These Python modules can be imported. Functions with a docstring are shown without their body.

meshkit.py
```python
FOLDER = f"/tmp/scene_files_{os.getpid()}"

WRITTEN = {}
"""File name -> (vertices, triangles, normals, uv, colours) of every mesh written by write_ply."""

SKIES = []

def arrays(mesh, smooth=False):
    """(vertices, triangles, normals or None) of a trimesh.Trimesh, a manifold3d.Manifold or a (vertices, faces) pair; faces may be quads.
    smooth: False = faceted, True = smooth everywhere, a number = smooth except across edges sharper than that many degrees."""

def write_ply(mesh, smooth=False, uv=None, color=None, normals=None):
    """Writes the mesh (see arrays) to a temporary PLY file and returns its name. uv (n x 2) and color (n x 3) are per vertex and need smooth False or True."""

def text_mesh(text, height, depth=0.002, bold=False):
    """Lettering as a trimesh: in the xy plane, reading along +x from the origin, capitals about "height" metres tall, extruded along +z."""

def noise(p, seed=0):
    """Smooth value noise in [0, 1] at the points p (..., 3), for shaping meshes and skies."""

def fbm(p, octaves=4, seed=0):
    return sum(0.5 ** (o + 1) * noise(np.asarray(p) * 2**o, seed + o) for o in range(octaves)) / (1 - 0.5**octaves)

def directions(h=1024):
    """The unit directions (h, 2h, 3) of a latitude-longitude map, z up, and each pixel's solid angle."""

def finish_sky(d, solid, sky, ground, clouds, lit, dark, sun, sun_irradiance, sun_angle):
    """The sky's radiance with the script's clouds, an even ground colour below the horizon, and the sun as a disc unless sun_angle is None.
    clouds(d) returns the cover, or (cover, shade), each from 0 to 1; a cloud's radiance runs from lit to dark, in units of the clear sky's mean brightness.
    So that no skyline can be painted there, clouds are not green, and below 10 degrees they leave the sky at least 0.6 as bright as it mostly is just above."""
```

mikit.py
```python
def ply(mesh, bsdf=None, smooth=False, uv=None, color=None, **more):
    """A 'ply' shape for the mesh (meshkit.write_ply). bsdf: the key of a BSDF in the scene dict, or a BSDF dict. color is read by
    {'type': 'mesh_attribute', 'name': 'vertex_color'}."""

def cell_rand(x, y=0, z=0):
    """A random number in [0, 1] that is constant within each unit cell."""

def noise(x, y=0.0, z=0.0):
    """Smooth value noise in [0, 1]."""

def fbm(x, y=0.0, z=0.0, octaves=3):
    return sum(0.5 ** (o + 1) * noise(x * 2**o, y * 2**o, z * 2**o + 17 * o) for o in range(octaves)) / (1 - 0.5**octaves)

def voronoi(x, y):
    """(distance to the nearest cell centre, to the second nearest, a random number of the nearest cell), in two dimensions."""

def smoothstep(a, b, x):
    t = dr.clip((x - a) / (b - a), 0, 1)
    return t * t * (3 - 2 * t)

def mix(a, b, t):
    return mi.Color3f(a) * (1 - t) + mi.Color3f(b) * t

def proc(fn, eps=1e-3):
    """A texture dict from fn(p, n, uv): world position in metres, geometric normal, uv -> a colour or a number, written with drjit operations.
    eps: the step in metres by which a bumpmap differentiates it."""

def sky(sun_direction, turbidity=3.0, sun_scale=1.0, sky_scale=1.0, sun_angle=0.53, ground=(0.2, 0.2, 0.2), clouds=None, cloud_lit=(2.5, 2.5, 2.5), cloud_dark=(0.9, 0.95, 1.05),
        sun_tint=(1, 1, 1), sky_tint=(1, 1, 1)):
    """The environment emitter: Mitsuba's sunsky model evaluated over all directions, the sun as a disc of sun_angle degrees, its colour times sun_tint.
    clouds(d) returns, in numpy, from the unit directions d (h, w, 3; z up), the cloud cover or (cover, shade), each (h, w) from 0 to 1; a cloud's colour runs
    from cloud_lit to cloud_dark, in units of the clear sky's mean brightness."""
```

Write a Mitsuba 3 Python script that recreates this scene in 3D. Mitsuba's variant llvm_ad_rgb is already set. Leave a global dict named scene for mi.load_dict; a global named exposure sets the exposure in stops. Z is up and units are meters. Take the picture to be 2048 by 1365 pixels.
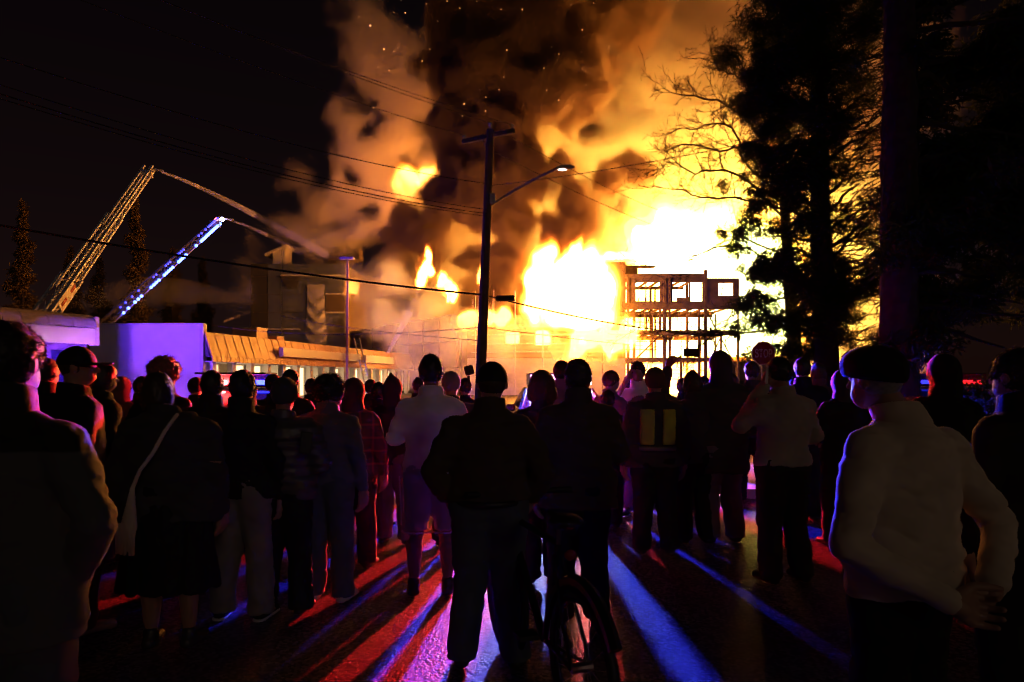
import math, random
import numpy as np, trimesh, mitsuba as mi, mikit, meshkit
import drjit as dr
from scipy import ndimage
from mikit import proc, noise, fbm, smoothstep, mix

T = mi.ScalarTransform4f
scene, labels = {}, {}
R = random.Random(7)
NP = np.random.RandomState(11)

# ------------------------------------------------------------------ camera, sky, exposure
FOC, HOR, EYE = 1365.0, 760.0, 1.6            # focal length and horizon in photograph pixels, eye height in metres
scene['camera'] = {'type': 'perspective', 'fov': 2 * math.degrees(math.atan(1024 / FOC)), 'fov_axis': 'x', 'near_clip': 0.05, 'far_clip': 3000.0,
                   'principal_point_offset_y': -77.5 / 1365,
                   'to_world': T().look_at(origin=[0, 0, EYE], target=[0, 1, EYE], up=[0, 0, 1])}
scene['sky'] = {**mikit.sky([0.42, -0.85, 0.32], turbidity=3, sun_scale=0.047, sky_scale=0.03, sun_angle=8, sun_tint=(1.0, 1.12, 1.35),
                            sky_tint=(2.6, 0.8, 0.7), ground=(0.02, 0.02, 0.02)), 'sampling_weight': 3.0}
exposure = 0.0


def at(u, v, Y):
    """The point that the photograph's pixel (u, v) shows at the distance Y."""
    return np.array([(u - 1024) / FOC * Y, Y, EYE - (v - HOR) / FOC * Y])


# ------------------------------------------------------------------ names, parts, materials
used = set()


def new(base):
    k, n = base, 0
    while k in used:
        n += 1
        k = f'{base}_{n:03d}'
    used.add(k)
    return k


def tag(k, label=None, cat=None, group=None, kind=None):
    d = {n: v for n, v in (('label', label), ('category', cat), ('group', group), ('kind', kind)) if v}
    if d:
        labels[k] = d
    return k


def thing(base, label, cat, group=None):
    return tag(new(base), label, cat, group)


def add(k, mesh, mat, smooth=False, **more):
    scene[k] = mikit.ply(mesh, mat, smooth=smooth, **more)
    return k


def part(parent, base, mesh, mat, smooth=False, label=None, kind=None, **more):
    k = new(f'{parent}__{base}')
    add(k, mesh, mat, smooth, **more)
    tag(k, label, None, None, kind)
    return k


def one(base, mesh, mat, label, cat, group=None, kind=None, smooth=False, **more):
    k = new(base)
    add(k, mesh, mat, smooth, **more)
    return tag(k, label, cat, group, kind)


def rgb(*c):
    return {'type': 'rgb', 'value': list(map(float, c if len(c) == 3 else c * 3))}


def mat(name, color, rough=0.7, **more):
    scene[name] = {'type': 'twosided', 'bsdf': {'type': 'principled', 'base_color': color if isinstance(color, dict) else rgb(*color), 'roughness': rough, **more}}
    return name


def varied(c, amount=0.35, scale=6.0):
    r_, g_, b_ = map(float, c)
    return proc(lambda p, n, uv: mi.Color3f(r_, g_, b_) * (1 - amount + 2 * amount * fbm(p.x * scale, p.y * scale, p.z * scale)))


def glow(r, g, b, w=1.0):
    return {'type': 'area', 'sampling_weight': float(w), 'radiance': rgb(r, g, b)}


def asphalt_color(p, n, uv):
    d1, d2, w = mikit.voronoi(p.x * 55, p.y * 55)
    g = 0.012 + 0.07 * w * w + 0.02 * (fbm(p.x * 0.7, p.y * 0.7, 0.0) - 0.5)
    return mi.Color3f(g, g, g * 1.03)


def asphalt_bump(p, n, uv):
    d1, d2, w = mikit.voronoi(p.x * 55, p.y * 55)
    return (1 - d1) * (0.5 + w) + 0.8 * fbm(p.x * 22, p.y * 22, 1.0)


scene['m_asphalt'] = {'type': 'bumpmap', 'arbitrary': proc(asphalt_bump, 0.004), 'scale': 0.0045,
                      'bsdf': {'type': 'principled', 'base_color': proc(asphalt_color), 'roughness': 0.42, 'specular': 0.8}}
mat('m_concrete', varied((.28, .27, .26), .25, 3.0), .8)
for n_, c_ in dict(black=(.016, .015, .016), charcoal=(.05, .048, .05), navy=(.022, .026, .042), brown=(.07, .048, .03), grey=(.19, .175, .17),
                   olive=(.27, .265, .23), white=(.78, .73, .76), cream=(.62, .56, .48), tan=(.53, .44, .35), denim=(.07, .082, .105), red=(.13, .025, .02), teal=(.32, .40, .37),
                   purple=(.16, .12, .17), slate=(.10, .103, .12), hivis=(.5, .52, .06), rust=(.09, .05, .04)).items():
    mat('cloth_' + n_, varied(c_, .22, 9.0), .85, sheen=.35, specular=.2)


def plaid(p, n, uv):
    s = lambda x: smoothstep(0.35, 0.5, dr.abs(x * 9 - dr.floor(x * 9) - 0.5))
    return mix((.03, .02, .02), (.28, .03, .03), 0.5 * s(p.x + .3 * p.y) + 0.5 * s(p.z))


mat('cloth_two_tone', proc(lambda p, n, uv: mix((.075, .078, .09), (.012, .011, .012), smoothstep(1.385, 1.395, p.z + .03 * fbm(p.x * 3, p.y * 3, 0.0)))), .85, sheen=.3)
mat('cloth_puffer', (.06, .058, .058), .4, sheen=.3)
mat('cloth_plaid', proc(plaid), .85, sheen=.3)
for n_, c_ in dict(pale=(.30, .17, .12), tan=(.20, .11, .07), dark=(.12, .07, .045)).items():
    mat('skin_' + n_, c_, .5, specular=.4)
for n_, c_ in dict(black=(.012, .010, .009), brown=(.04, .025, .015), grey=(.25, .24, .22), auburn=(.16, .05, .04)).items():
    mat('hair_' + n_, varied(c_, .4, 60.0), .5, sheen=.4)
mat('m_leather', (.02, .018, .016), .45)
mat('m_sole', (.45, .44, .42), .6)
mat('m_rubber', (.012, .012, .012), .6)
mat('m_paint_black', (.01, .01, .011), .25, clearcoat=.6)
mat('m_paint_white', (.6, .6, .62), .3, clearcoat=.7)
mat('m_paint_red', (.35, .02, .015), .3, clearcoat=.7)
mat('m_glass_dark', (.012, .013, .016), .06, specular=.8)
mat('m_chrome', (.5, .5, .5), .25, metallic=1.0)
mat('m_steel', varied((.34, .34, .34), .2, 4.0), .5, metallic=.15)
mat('m_wood_pole', varied((.10, .07, .05), .4, 5.0), .8)
mat('m_ladder', (.42, .48, .6), .5)
mat('m_dark_steel', (.06, .06, .07), .5)
mat('m_char', varied((.10, .075, .055), .5, 2.0), .9)
mat('m_stucco', varied((.55, .55, .56), .06, 1.2), .85)
mat('m_plank', varied((.17, .12, .08), .25, 1.5), .8)
mat('m_tarp', varied((.085, .10, .12), .3, .8), .5)
mat('m_tarp_shiny', (.36, .36, .36), .22, specular=.7)
mat('m_trim', (.45, .44, .42), .6)
mat('m_roof_metal', varied((.52, .29, .17), .18, 1.0), .5)
mat('m_awning', (.20, .19, .24), .4)
mat('m_sign_board', (.62, .58, .55), .5)
def bark_bump(p, n, uv):
    a = fbm(p.x * 14, p.y * 14, p.z * 2.2, 3)
    return dr.abs(a - .5) * 2 + .3 * fbm(p.x * 40, p.y * 40, p.z * 9, 2)


scene['m_bark'] = {'type': 'twosided', 'bsdf': {'type': 'bumpmap', 'arbitrary': proc(bark_bump, .006), 'scale': .05, 'bsdf': {'type': 'principled', 'base_color': varied((.032, .025, .02), .5, 8.0), 'roughness': .95, 'specular': .1}}}
mat('m_sign_red', (.22, .010, .012), .4)
mat('m_sign_white', (.62, .6, .66), .4)
scene['m_leaf'] = {'type': 'principledthin', 'base_color': varied((.035, .045, .022), .5, .9), 'roughness': .7, 'diff_trans': .5}
scene['m_leaf_warm'] = {'type': 'principledthin', 'base_color': varied((.10, .075, .04), .5, .5), 'roughness': .8, 'diff_trans': .6}
scene['m_clear'] = {'type': 'null'}
scene['m_lens'] = {'type': 'diffuse', 'reflectance': rgb(.3)}


# ------------------------------------------------------------------ mesh helpers: a mesh is (vertices, triangles)
def cat(parts):
    V, Fs, n = [], [], 0
    for v, f in parts:
        V.append(np.asarray(v, float)); Fs.append(np.asarray(f, int) + n); n += len(v)
    return np.vstack(V), np.vstack(Fs)


BF = np.array([[0, 1, 3], [0, 3, 2], [4, 6, 7], [4, 7, 5], [0, 4, 5], [0, 5, 1], [2, 3, 7], [2, 7, 6], [0, 2, 6], [0, 6, 4], [1, 5, 7], [1, 7, 3]])
BV = np.array([[x, y, z] for x in (-.5, .5) for y in (-.5, .5) for z in (-.5, .5)])


def frame(d, up=(0, 0, 1)):
    d = np.asarray(d, float); d = d / np.linalg.norm(d)
    up = np.array(up, float)
    if abs(d @ up) > .97:
        up = np.array([0, 1., 0])
    a = np.cross(d, up); a /= np.linalg.norm(a)
    return a, d, np.cross(a, d)


def box(c, s, rot=0.0):
    v = BV * np.array(s)
    if rot:
        k, q = math.cos(rot), math.sin(rot)
        v = v @ np.array([[k, q, 0], [-q, k, 0], [0, 0, 1]])
    return v + np.array(c), BF


def beam(p, q, w, h, up=(0, 0, 1)):
    p, q = np.array(p, float), np.array(q, float)
    a, d, b = frame(q - p, up)
    L = np.linalg.norm(q - p)
    return (p + q) / 2 + BV[:, :1] * w * a + BV[:, 1:2] * L * d + BV[:, 2:] * h * b, BF


def quadbox(a, b, c, d, t):
    """A slab over the quad a b c d, thickened by the vector t."""
    v = np.array([a, b, c, d], float); t = np.array(t, float)
    f = [[0, 1, 2], [0, 2, 3], [4, 6, 5], [4, 7, 6]] + [x for i in range(4) for x in ([i, i + 4, (i + 1) % 4], [(i + 1) % 4, i + 4, (i + 1) % 4 + 4])]
    f = np.array(f)
    if np.cross(v[1] - v[0], v[3] - v[0]) @ t > 0:
        f = f[:, ::-1]
    return np.vstack([v, v + t]), f


def tube(pts, rad, sides=6, cap=True):
    p = np.asarray(pts, float)
    r = np.broadcast_to(rad, (len(p),)).astype(float)
    t = np.gradient(p, axis=0); t /= np.linalg.norm(t, axis=1, keepdims=True) + 1e-12
    up = np.where(np.abs(t[:, 2:]) < .9, [0, 0, 1.], [1., 0, 0])
    if np.abs(t[:, 2]).max() > .9:
        up[:] = [1., 0, 0] if np.abs(t[:, 0]).max() < .9 else [0, 1., 0]
    a = np.cross(t, up); a /= np.linalg.norm(a, axis=1, keepdims=True) + 1e-12
    b = np.cross(t, a)
    ang = np.arange(sides) * 2 * np.pi / sides
    v = (p[:, None] + r[:, None, None] * (np.cos(ang)[None, :, None] * a[:, None] + np.sin(ang)[None, :, None] * b[:, None])).reshape(-1, 3)
    f = []
    i, j = np.meshgrid(np.arange(len(p) - 1), np.arange(sides), indexing='ij')
    q = np.stack([i * sides + j, i * sides + (j + 1) % sides, (i + 1) * sides + (j + 1) % sides, (i + 1) * sides + j], -1).reshape(-1, 4)
    f = np.vstack([q[:, [0, 1, 2]], q[:, [0, 2, 3]]])
    if cap:
        n = len(v)
        v = np.vstack([v, p[:1], p[-1:]])
        k = np.arange(sides); e = (len(p) - 1) * sides
        f = np.vstack([f, np.stack([(k + 1) % sides, k, k * 0 + n], 1), np.stack([k + e, (k + 1) % sides + e, k * 0 + n + 1], 1)])
    return v, f


def ball(c, r, sub=2):
    m = trimesh.creation.icosphere(sub)
    return np.array(m.vertices) * np.array(r) + np.array(c), np.array(m.faces)


def curve(p, q, sag=0.0, n=14):
    t = np.linspace(0, 1, n)[:, None]
    out = np.array(p) * (1 - t) + np.array(q) * t
    out[:, 2] -= (sag * 4 * t * (1 - t))[:, 0]
    return out


def bezier(p, c, q, n=16):
    t = np.linspace(0, 1, n)[:, None]
    return (1 - t) ** 2 * np.array(p) + 2 * t * (1 - t) * np.array(c) + t * t * np.array(q)


def ring(c, r, tr, axis, seg=28, sides=8):
    a, d, b = frame(axis)
    k = np.arange(seg + 1) * 2 * np.pi / seg
    return tube(np.array(c) + r * (np.cos(k)[:, None] * a + np.sin(k)[:, None] * b), tr, sides, False)


def nets(Fv, lo, h):
    """Surface nets: the zero surface of the grid of values Fv (negative inside) as a triangle mesh."""
    s = Fv < 0
    nx, ny, nz = Fv.shape
    cnt = np.zeros((nx - 1, ny - 1, nz - 1)); pos = np.zeros((nx - 1, ny - 1, nz - 1, 3))
    sl = lambda n, o: slice(o, n - 1 + o)
    for ax in range(3):
        o1, o2 = [a for a in range(3) if a != ax]
        for i in (0, 1):
            for j in (0, 1):
                off = [0, 0, 0]; off[o1], off[o2] = i, j
                A = tuple(sl(n, o) for n, o in zip(Fv.shape, off))
                off2 = list(off); off2[ax] = 1
                B = tuple(sl(n, o) for n, o in zip(Fv.shape, off2))
                x = s[A] != s[B]
                fa, fb = Fv[A][x], Fv[B][x]
                cnt[x] += 1
                p = np.zeros((len(fa), 3)); p[:, o1], p[:, o2], p[:, ax] = i, j, fa / (fa - fb)
                pos[x] += p
    act = cnt > 0
    idx = -np.ones(act.shape, int); idx[act] = np.arange(act.sum())
    V = (pos[act] / cnt[act][:, None] + np.argwhere(act)) * h + np.array(lo)
    faces = []
    for ax in range(3):
        o1, o2 = [(1, 2), (2, 0), (0, 1)][ax]
        A = [slice(1, -1)] * 3; A[ax] = slice(0, -1)
        B = [slice(1, -1)] * 3; B[ax] = slice(1, None)
        x = np.argwhere(s[tuple(A)] != s[tuple(B)])
        if not len(x):
            continue
        base = x.copy(); base += 1; base[:, ax] -= 1
        inside = s[tuple(base.T)]
        q = []
        for i, j in ((0, 0), (1, 0), (1, 1), (0, 1)):
            c = base.copy(); c[:, o1] -= 1 - i; c[:, o2] -= 1 - j
            q.append(idx[tuple(c.T)])
        q = np.stack(q, 1)
        q[~inside] = q[~inside][:, ::-1]
        faces += [q[:, [0, 1, 2]], q[:, [0, 2, 3]]]
    return V, np.vstack(faces)


def field(fn, lo, hi, h):
    lo = np.array(lo, float); n = np.ceil((np.array(hi) - lo) / h).astype(int) + 1
    g = np.stack(np.meshgrid(*[lo[i] + np.arange(n[i]) * h for i in range(3)], indexing='ij'), -1)
    return nets(fn(g.reshape(-1, 3)).reshape(n), lo, h)


def cone(P, a, b, ra, rb):
    a, b = np.array(a, float), np.array(b, float)
    d = b - a; w = P - a
    t = np.clip(w @ d / max(d @ d, 1e-12), 0, 1)
    return np.sqrt(((w - t[:, None] * d) ** 2).sum(1)) - (ra + (rb - ra) * t)


def egg(P, c, r):
    r = np.array(r, float); q = (P - np.array(c)) / r
    k = np.sqrt((q * q).sum(1))
    return (k - 1) * k / np.maximum(np.sqrt(((q / r) ** 2).sum(1)), 1e-9)


def smin(a, b, k):
    h = np.clip(.5 + .5 * (b - a) / k, 0, 1)
    return b + (a - b) * h - k * h * (1 - h)


def crease(m, amp, scale, seed=0):
    """Fold lines of cloth: narrow valleys along the middle contour of a noise."""
    v, f = m
    n = meshkit.arrays((v, f), True)[2]
    q = v * np.array(scale) + np.array([seed * 7.3, 0, seed * 3.1])
    q = q + .5 * (meshkit.fbm(v * 5 + seed, 2, seed)[:, None] - .5)
    r = (1 - np.minimum(1, np.abs(meshkit.fbm(q, 2, seed + 9) - .5) * 5)) ** 2 - .25
    return v - n * (r * amp)[:, None], f


def tufts(m, n, length, seed, down=.5, out=1.0):
    """Small strands standing off a hair mesh."""
    v, f = m
    nr = meshkit.arrays((v, f), True)[2]
    g = np.random.RandomState(seed)
    k = g.randint(len(v), size=n)
    d = nr[k] * out + g.normal(size=(n, 3)) * .45 - np.array([0, 0, down])
    d /= np.linalg.norm(d, axis=1, keepdims=True)
    sd = np.cross(d, g.normal(size=(n, 3))); sd /= np.linalg.norm(sd, axis=1, keepdims=True) + 1e-9
    L = length * g.uniform(.4, 1.3, (n, 1))
    b = v[k] - nr[k] * .004
    t = np.stack([b - sd * .0022, b + sd * .0022, b + d * L], 1).reshape(-1, 3)
    return cat([m, (t, np.arange(3 * n).reshape(-1, 3))])


def crumple(m, amp, scale, seed=0):
    v, f = m
    n = meshkit.arrays((v, f), True)[2]
    d = meshkit.fbm(v * np.array(scale) + seed * 13.7, 3, seed) - .5
    return v + n * (d * amp)[:, None], f


# ------------------------------------------------------------------ ground
one('ground', (np.array([[-1500, -300, 0], [1500, -300, 0], [1500, 1800, 0], [-1500, 1800, 0]], float), np.array([[0, 1, 2], [0, 2, 3]])), 'm_asphalt',
    'dark wet asphalt street with red, blue and orange streaks of light', 'street', kind='structure')
sw = [quadbox([2.9, 9.2, 0], [14, 8.2, 0], [14, 13.5, 0], [4.0, 13.5, 0], [0, 0, .13])]
one('pavement', sw[0], 'm_concrete', 'raised concrete pavement with a kerb at the right', 'pavement', kind='structure')


# ------------------------------------------------------------------ fire: nested see-through shells of glowing gas; sums of shells give soft bright cores
LAYERS = [(-.30, (.10, .014, .001), .02), (-.19, (.18, .028, .002), .02), (-.10, (.35, .06, .004), .03), (-.03, (.8, .16, .010), .04), (.04, (1.5, .36, .02), .06), (.11, (3.0, .8, .06), .1), (.19, (6, 1.9, .25), .3), (.30, (17, 5.4, .85), 1.0)]


def fire(u0, u1, v0, v1, Y, depth, label, seed, blobs=None, rough=.55, gain=1.0, weight=1.0, group='flames of the burning building', n=9, h=None, layers=None):
    a, b = at(u0, v1, Y), at(u1, v0, Y)
    W, Ht = b[0] - a[0], b[2] - a[2]
    rng = np.random.RandomState(seed)
    if blobs is None:
        blobs = [(rng.uniform(.18, .82), rng.uniform(.12, .55), rng.uniform(.18, .34), rng.uniform(.3, .45)) for _ in range(n)]
    pad = .18 * max(W, Ht)
    h = h or max(W, Ht) / 40
    lo, hi = [a[0] - pad, Y - depth - pad * .3, a[2] - pad * .5], [b[0] + pad, Y + depth + pad * .3, b[2] + pad]
    size = min(W, Ht)

    def fn(P):
        Q = P.copy()
        w = meshkit.fbm(P / size * np.array([2.6, 2.6, 1.5]) + seed, 4, seed) - .5
        w2 = meshkit.fbm(P / size * np.array([7.5, 7.5, 3.5]) - seed, 2, seed + 5) - .5
        Q[:, 0] += w * size * .45 + w2 * size * .12
        Q[:, 2] += w2 * size * .30
        out = np.full(len(P), -9.)
        for (x, z, rx, rz) in blobs:
            q = np.sqrt(((Q[:, 0] - a[0] - x * W) / (rx * W)) ** 2 + ((Q[:, 1] - Y) / depth) ** 2 + ((Q[:, 2] - a[2] - z * Ht) / (rz * Ht)) ** 2)
            out = np.maximum(out, 1 - q)
        return out + rough * w + .5 * w2

    n3 = np.ceil((np.array(hi) - lo) / h).astype(int) + 1
    g = np.stack(np.meshgrid(*[lo[i] + np.arange(n3[i]) * h for i in range(3)], indexing='ij'), -1)
    val = fn(g.reshape(-1, 3)).reshape(n3)
    edge = np.ones(n3, bool); edge[1:-1, 1:-1, 1:-1] = False
    val[edge] = -9
    k = thing('flame', label, 'flame', group)
    for lv, c, w in (layers or LAYERS):
        if (val > lv).sum() < 4:
            continue
        part(k, 'shell', nets(lv - val, lo, h), 'm_clear', True, emitter=glow(*[gain * q for q in c], w * weight))
    return k


fire(1050, 1222, 478, 648, 66, 2.2, 'large white hot flame over the middle of the building front', 3,
     [(.2, .4, .3, .5), (.5, .38, .34, .44), (.8, .36, .3, .46), (.35, .2, .35, .3), (.7, .15, .4, .3), (.22, .74, .15, .3), (.78, .66, .17, .3), (.5, .62, .2, .3), (.6, .8, .1, .2), (.1, .5, .15, .3)], .75, 1.2, 1.6)
fire(1225, 1560, 392, 700, 84, 4.5, 'largest flame, behind the burnt timber frame at the right', 5,
     [(.25, .5, .22, .45), (.5, .5, .3, .48), (.75, .42, .3, .45), (.15, .35, .2, .3), (.9, .3, .25, .35), (.4, .25, .4, .3), (.6, .75, .2, .25), (.35, .72, .2, .25)], .45, 1.0, 2.0)
fire(1290, 1640, 380, 690, 100, 3.5, 'deep flame inside the smoke behind the largest flame', 16, None, .5, 4.5, 2.0, n=12)
fire(1240, 1420, 600, 800, 79, 2.5, 'flame inside the lower storeys of the timber frame', 6, None, .4, 1.0, 1.0, n=12)
fire(832, 872, 490, 576, 75.5, 1.3, 'narrow leaning flame at the left end of the burning roof', 7,
     [(.3, .25, .25, .28), (.45, .45, .22, .3), (.62, .68, .2, .28), (.75, .4, .15, .15)], .95, .8, .6)
fire(874, 920, 538, 602, 75, 1.3, 'short flame right of the narrow leaning flame', 8, [(.25, .65, .25, .28), (.5, .45, .28, .28), (.72, .28, .25, .28)], .95, .8, .6)
fire(1118, 1268, 590, 722, 66.4, 1.6, 'low flame spilling down over the right end of the plank front', 17, [(.3, .35, .3, .3), (.6, .3, .35, .3), (.5, .65, .3, .35), (.85, .4, .2, .35)], .8, .55, .8)
fire(915, 1030, 590, 655, 69.2, 1.0, 'thin low flames along the top of the plank front', 18, [(.2, .3, .2, .3), (.5, .3, .25, .25), (.8, .35, .2, .35)], .9, .5, .4)
fire(1004, 1046, 658, 694, 73.2, .8, 'flame inside the left lower window of the plank wall', 9, [(.5, .5, .45, .5)], .3, .8, .3)
fire(1064, 1110, 654, 698, 73.2, .8, 'flame inside the right lower window of the plank wall', 10, [(.5, .5, .45, .5)], .3, .9, .3)
fire(780, 900, 310, 440, 113, 2.5, 'flame half hidden behind the dark smoke at the left', 11, [(.5, .35, .35, .3), (.3, .6, .22, .25), (.7, .62, .22, .25)], .8, .5, 1.5)
fire(688, 724, 554, 596, 97, 1.2, 'small flame beside the wrapped block', 12, [(.5, .5, .4, .4)], .5, .12, .2)
fire(1205, 1262, 498, 520, 72, 1.0, 'low flame running along the broken roof edge', 13, [(.3, .4, .35, .4), (.7, .4, .35, .4)], .5, .8, .3)
fire(952, 972, 528, 574, 71, .7, 'thin flame beside the utility pole', 14, [(.5, .5, .4, .45)], .6, .35, .2)


# ------------------------------------------------------------------ smoke and mist: closed boxes of scattering air
def lattice(shape, cell, seed, octaves=5, gain=.55):
    rng = np.random.RandomState(seed)
    out, amp, tot = 0, 1.0, 0.0
    for o in range(octaves):
        a = rng.random_sample([int(math.ceil(s / cell)) + 4 for s in shape])
        out = out + amp * ndimage.zoom(a, cell, order=2)[:shape[0], :shape[1], :shape[2]]
        tot += amp; amp *= gain; cell = max(cell / 2, 1.0)
    return out / tot


def smoke(base, lo, hi, res, puffs, albedo, cell, seed, sigma, label, rough=1.5, hard=3.0, g=.3, floor=0.0):
    n = [int((hi[i] - lo[i]) / res) for i in range(3)]
    x, y, z = [np.linspace(lo[i], hi[i], n[i]) for i in range(3)]
    Z, Yg, X = np.meshgrid(z, y, x, indexing='ij')
    f, wt = np.full(Z.shape, -9.), np.zeros(Z.shape)
    for p in puffs:
        u, v, r, Y = p[:4]
        c, rad = at(u, v, Y), r / FOC * Y
        ry = rad * (p[5] if len(p) > 5 else 1.0)
        d = (1 - np.sqrt(((X - c[0]) / rad) ** 2 + ((Yg - c[1]) / ry) ** 2 + ((Z - c[2]) / rad) ** 2)) * min(1, rad / 5)
        m = d > f
        f[m], wt[m] = d[m], p[4] if len(p) > 4 else 1.0
    wt = ndimage.gaussian_filter(wt, 2)
    nz = lattice(Z.shape, cell / res, seed)
    billow = (np.abs(lattice(Z.shape, cell / res * .7, seed + 50, 1) - .5) + .6 * np.abs(lattice(Z.shape, cell / res * .35, seed + 51, 1) - .5) + .4 * np.abs(lattice(Z.shape, cell / res * .17, seed + 52, 2) - .5)) / .5
    d = np.clip((f + (nz - .5) * rough + (.45 - billow) * rough * .38) * hard, 0, 1) ** 1.3 * wt * sigma
    e = np.minimum.reduce([X - lo[0], hi[0] - X, Yg - lo[1], hi[1] - Yg])
    d = d * np.clip(e / 2.5, 0, 1)
    if floor:
        d = d * np.clip((Z - lo[2]) / floor, 0, 1)
    c, s = [(lo[i] + hi[i]) / 2 for i in range(3)], [(hi[i] - lo[i]) / 2 for i in range(3)]
    k = new(base)
    scene[k] = {'type': 'cube', 'to_world': T().translate(c).scale(s), 'bsdf': {'type': 'ref', 'id': 'm_clear'},
                'interior': {'type': 'heterogeneous', 'albedo': {'type': 'constvolume', 'value': rgb(*albedo)},
                             'sigma_t': {'type': 'gridvolume', 'grid': mi.VolumeGrid(np.ascontiguousarray(d[..., None], np.float32)), 'filter_type': 'trilinear',
                                         'to_world': T().translate(lo).scale([2 * q for q in s])},
                             'phase': {'type': 'hg', 'g': g}}}
    tag(k, label, 'smoke', None, 'stuff')


dark = [(1080, 120, 140), (960, 90, 120), (1000, 40, 150), (1120, 40, 150), (900, 30, 70, .6), (1230, 30, 90, .5), (980, 150, 120), (1100, 170, 130), (1190, 120, 80, .6), (920, 240, 70), (1010, 280, 100), (905, 330, 50), (880, 380, 45),
        (950, 400, 90), (1050, 350, 100), (1120, 330, 70), (1160, 300, 42), (1250, 325, 48), (1285, 355, 36), (1220, 370, 52), (1140, 400, 60), (1030, 440, 75), (880, 450, 55), (815, 455, 50),
        (765, 470, 42), (940, 510, 50), (850, 480, 40), (960, 560, 32, .5), (1180, 440, 45, .6), (1100, 440, 50), (740, 500, 35, .7), (690, 500, 30, .5), (940, 590, 50, .8), (1010, 520, 55), (1015, 590, 45, .8), (880, 620, 45, .6), (1120, 470, 60), (860, 530, 40, .7), (780, 520, 45, .6), (820, 590, 45, .35), (760, 570, 40, .3)]
smoke('smoke_plume', (-26, 77, 5), (24, 92, 50), .32, [(p[0], p[1], p[2], 84, p[3] if len(p) > 3 else 1.0) for p in dark], (.36, .28, .22), 6.5, 1, 1.6,
      'dark billowing smoke column rising over the burning building', 1.15, 4.2)
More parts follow.
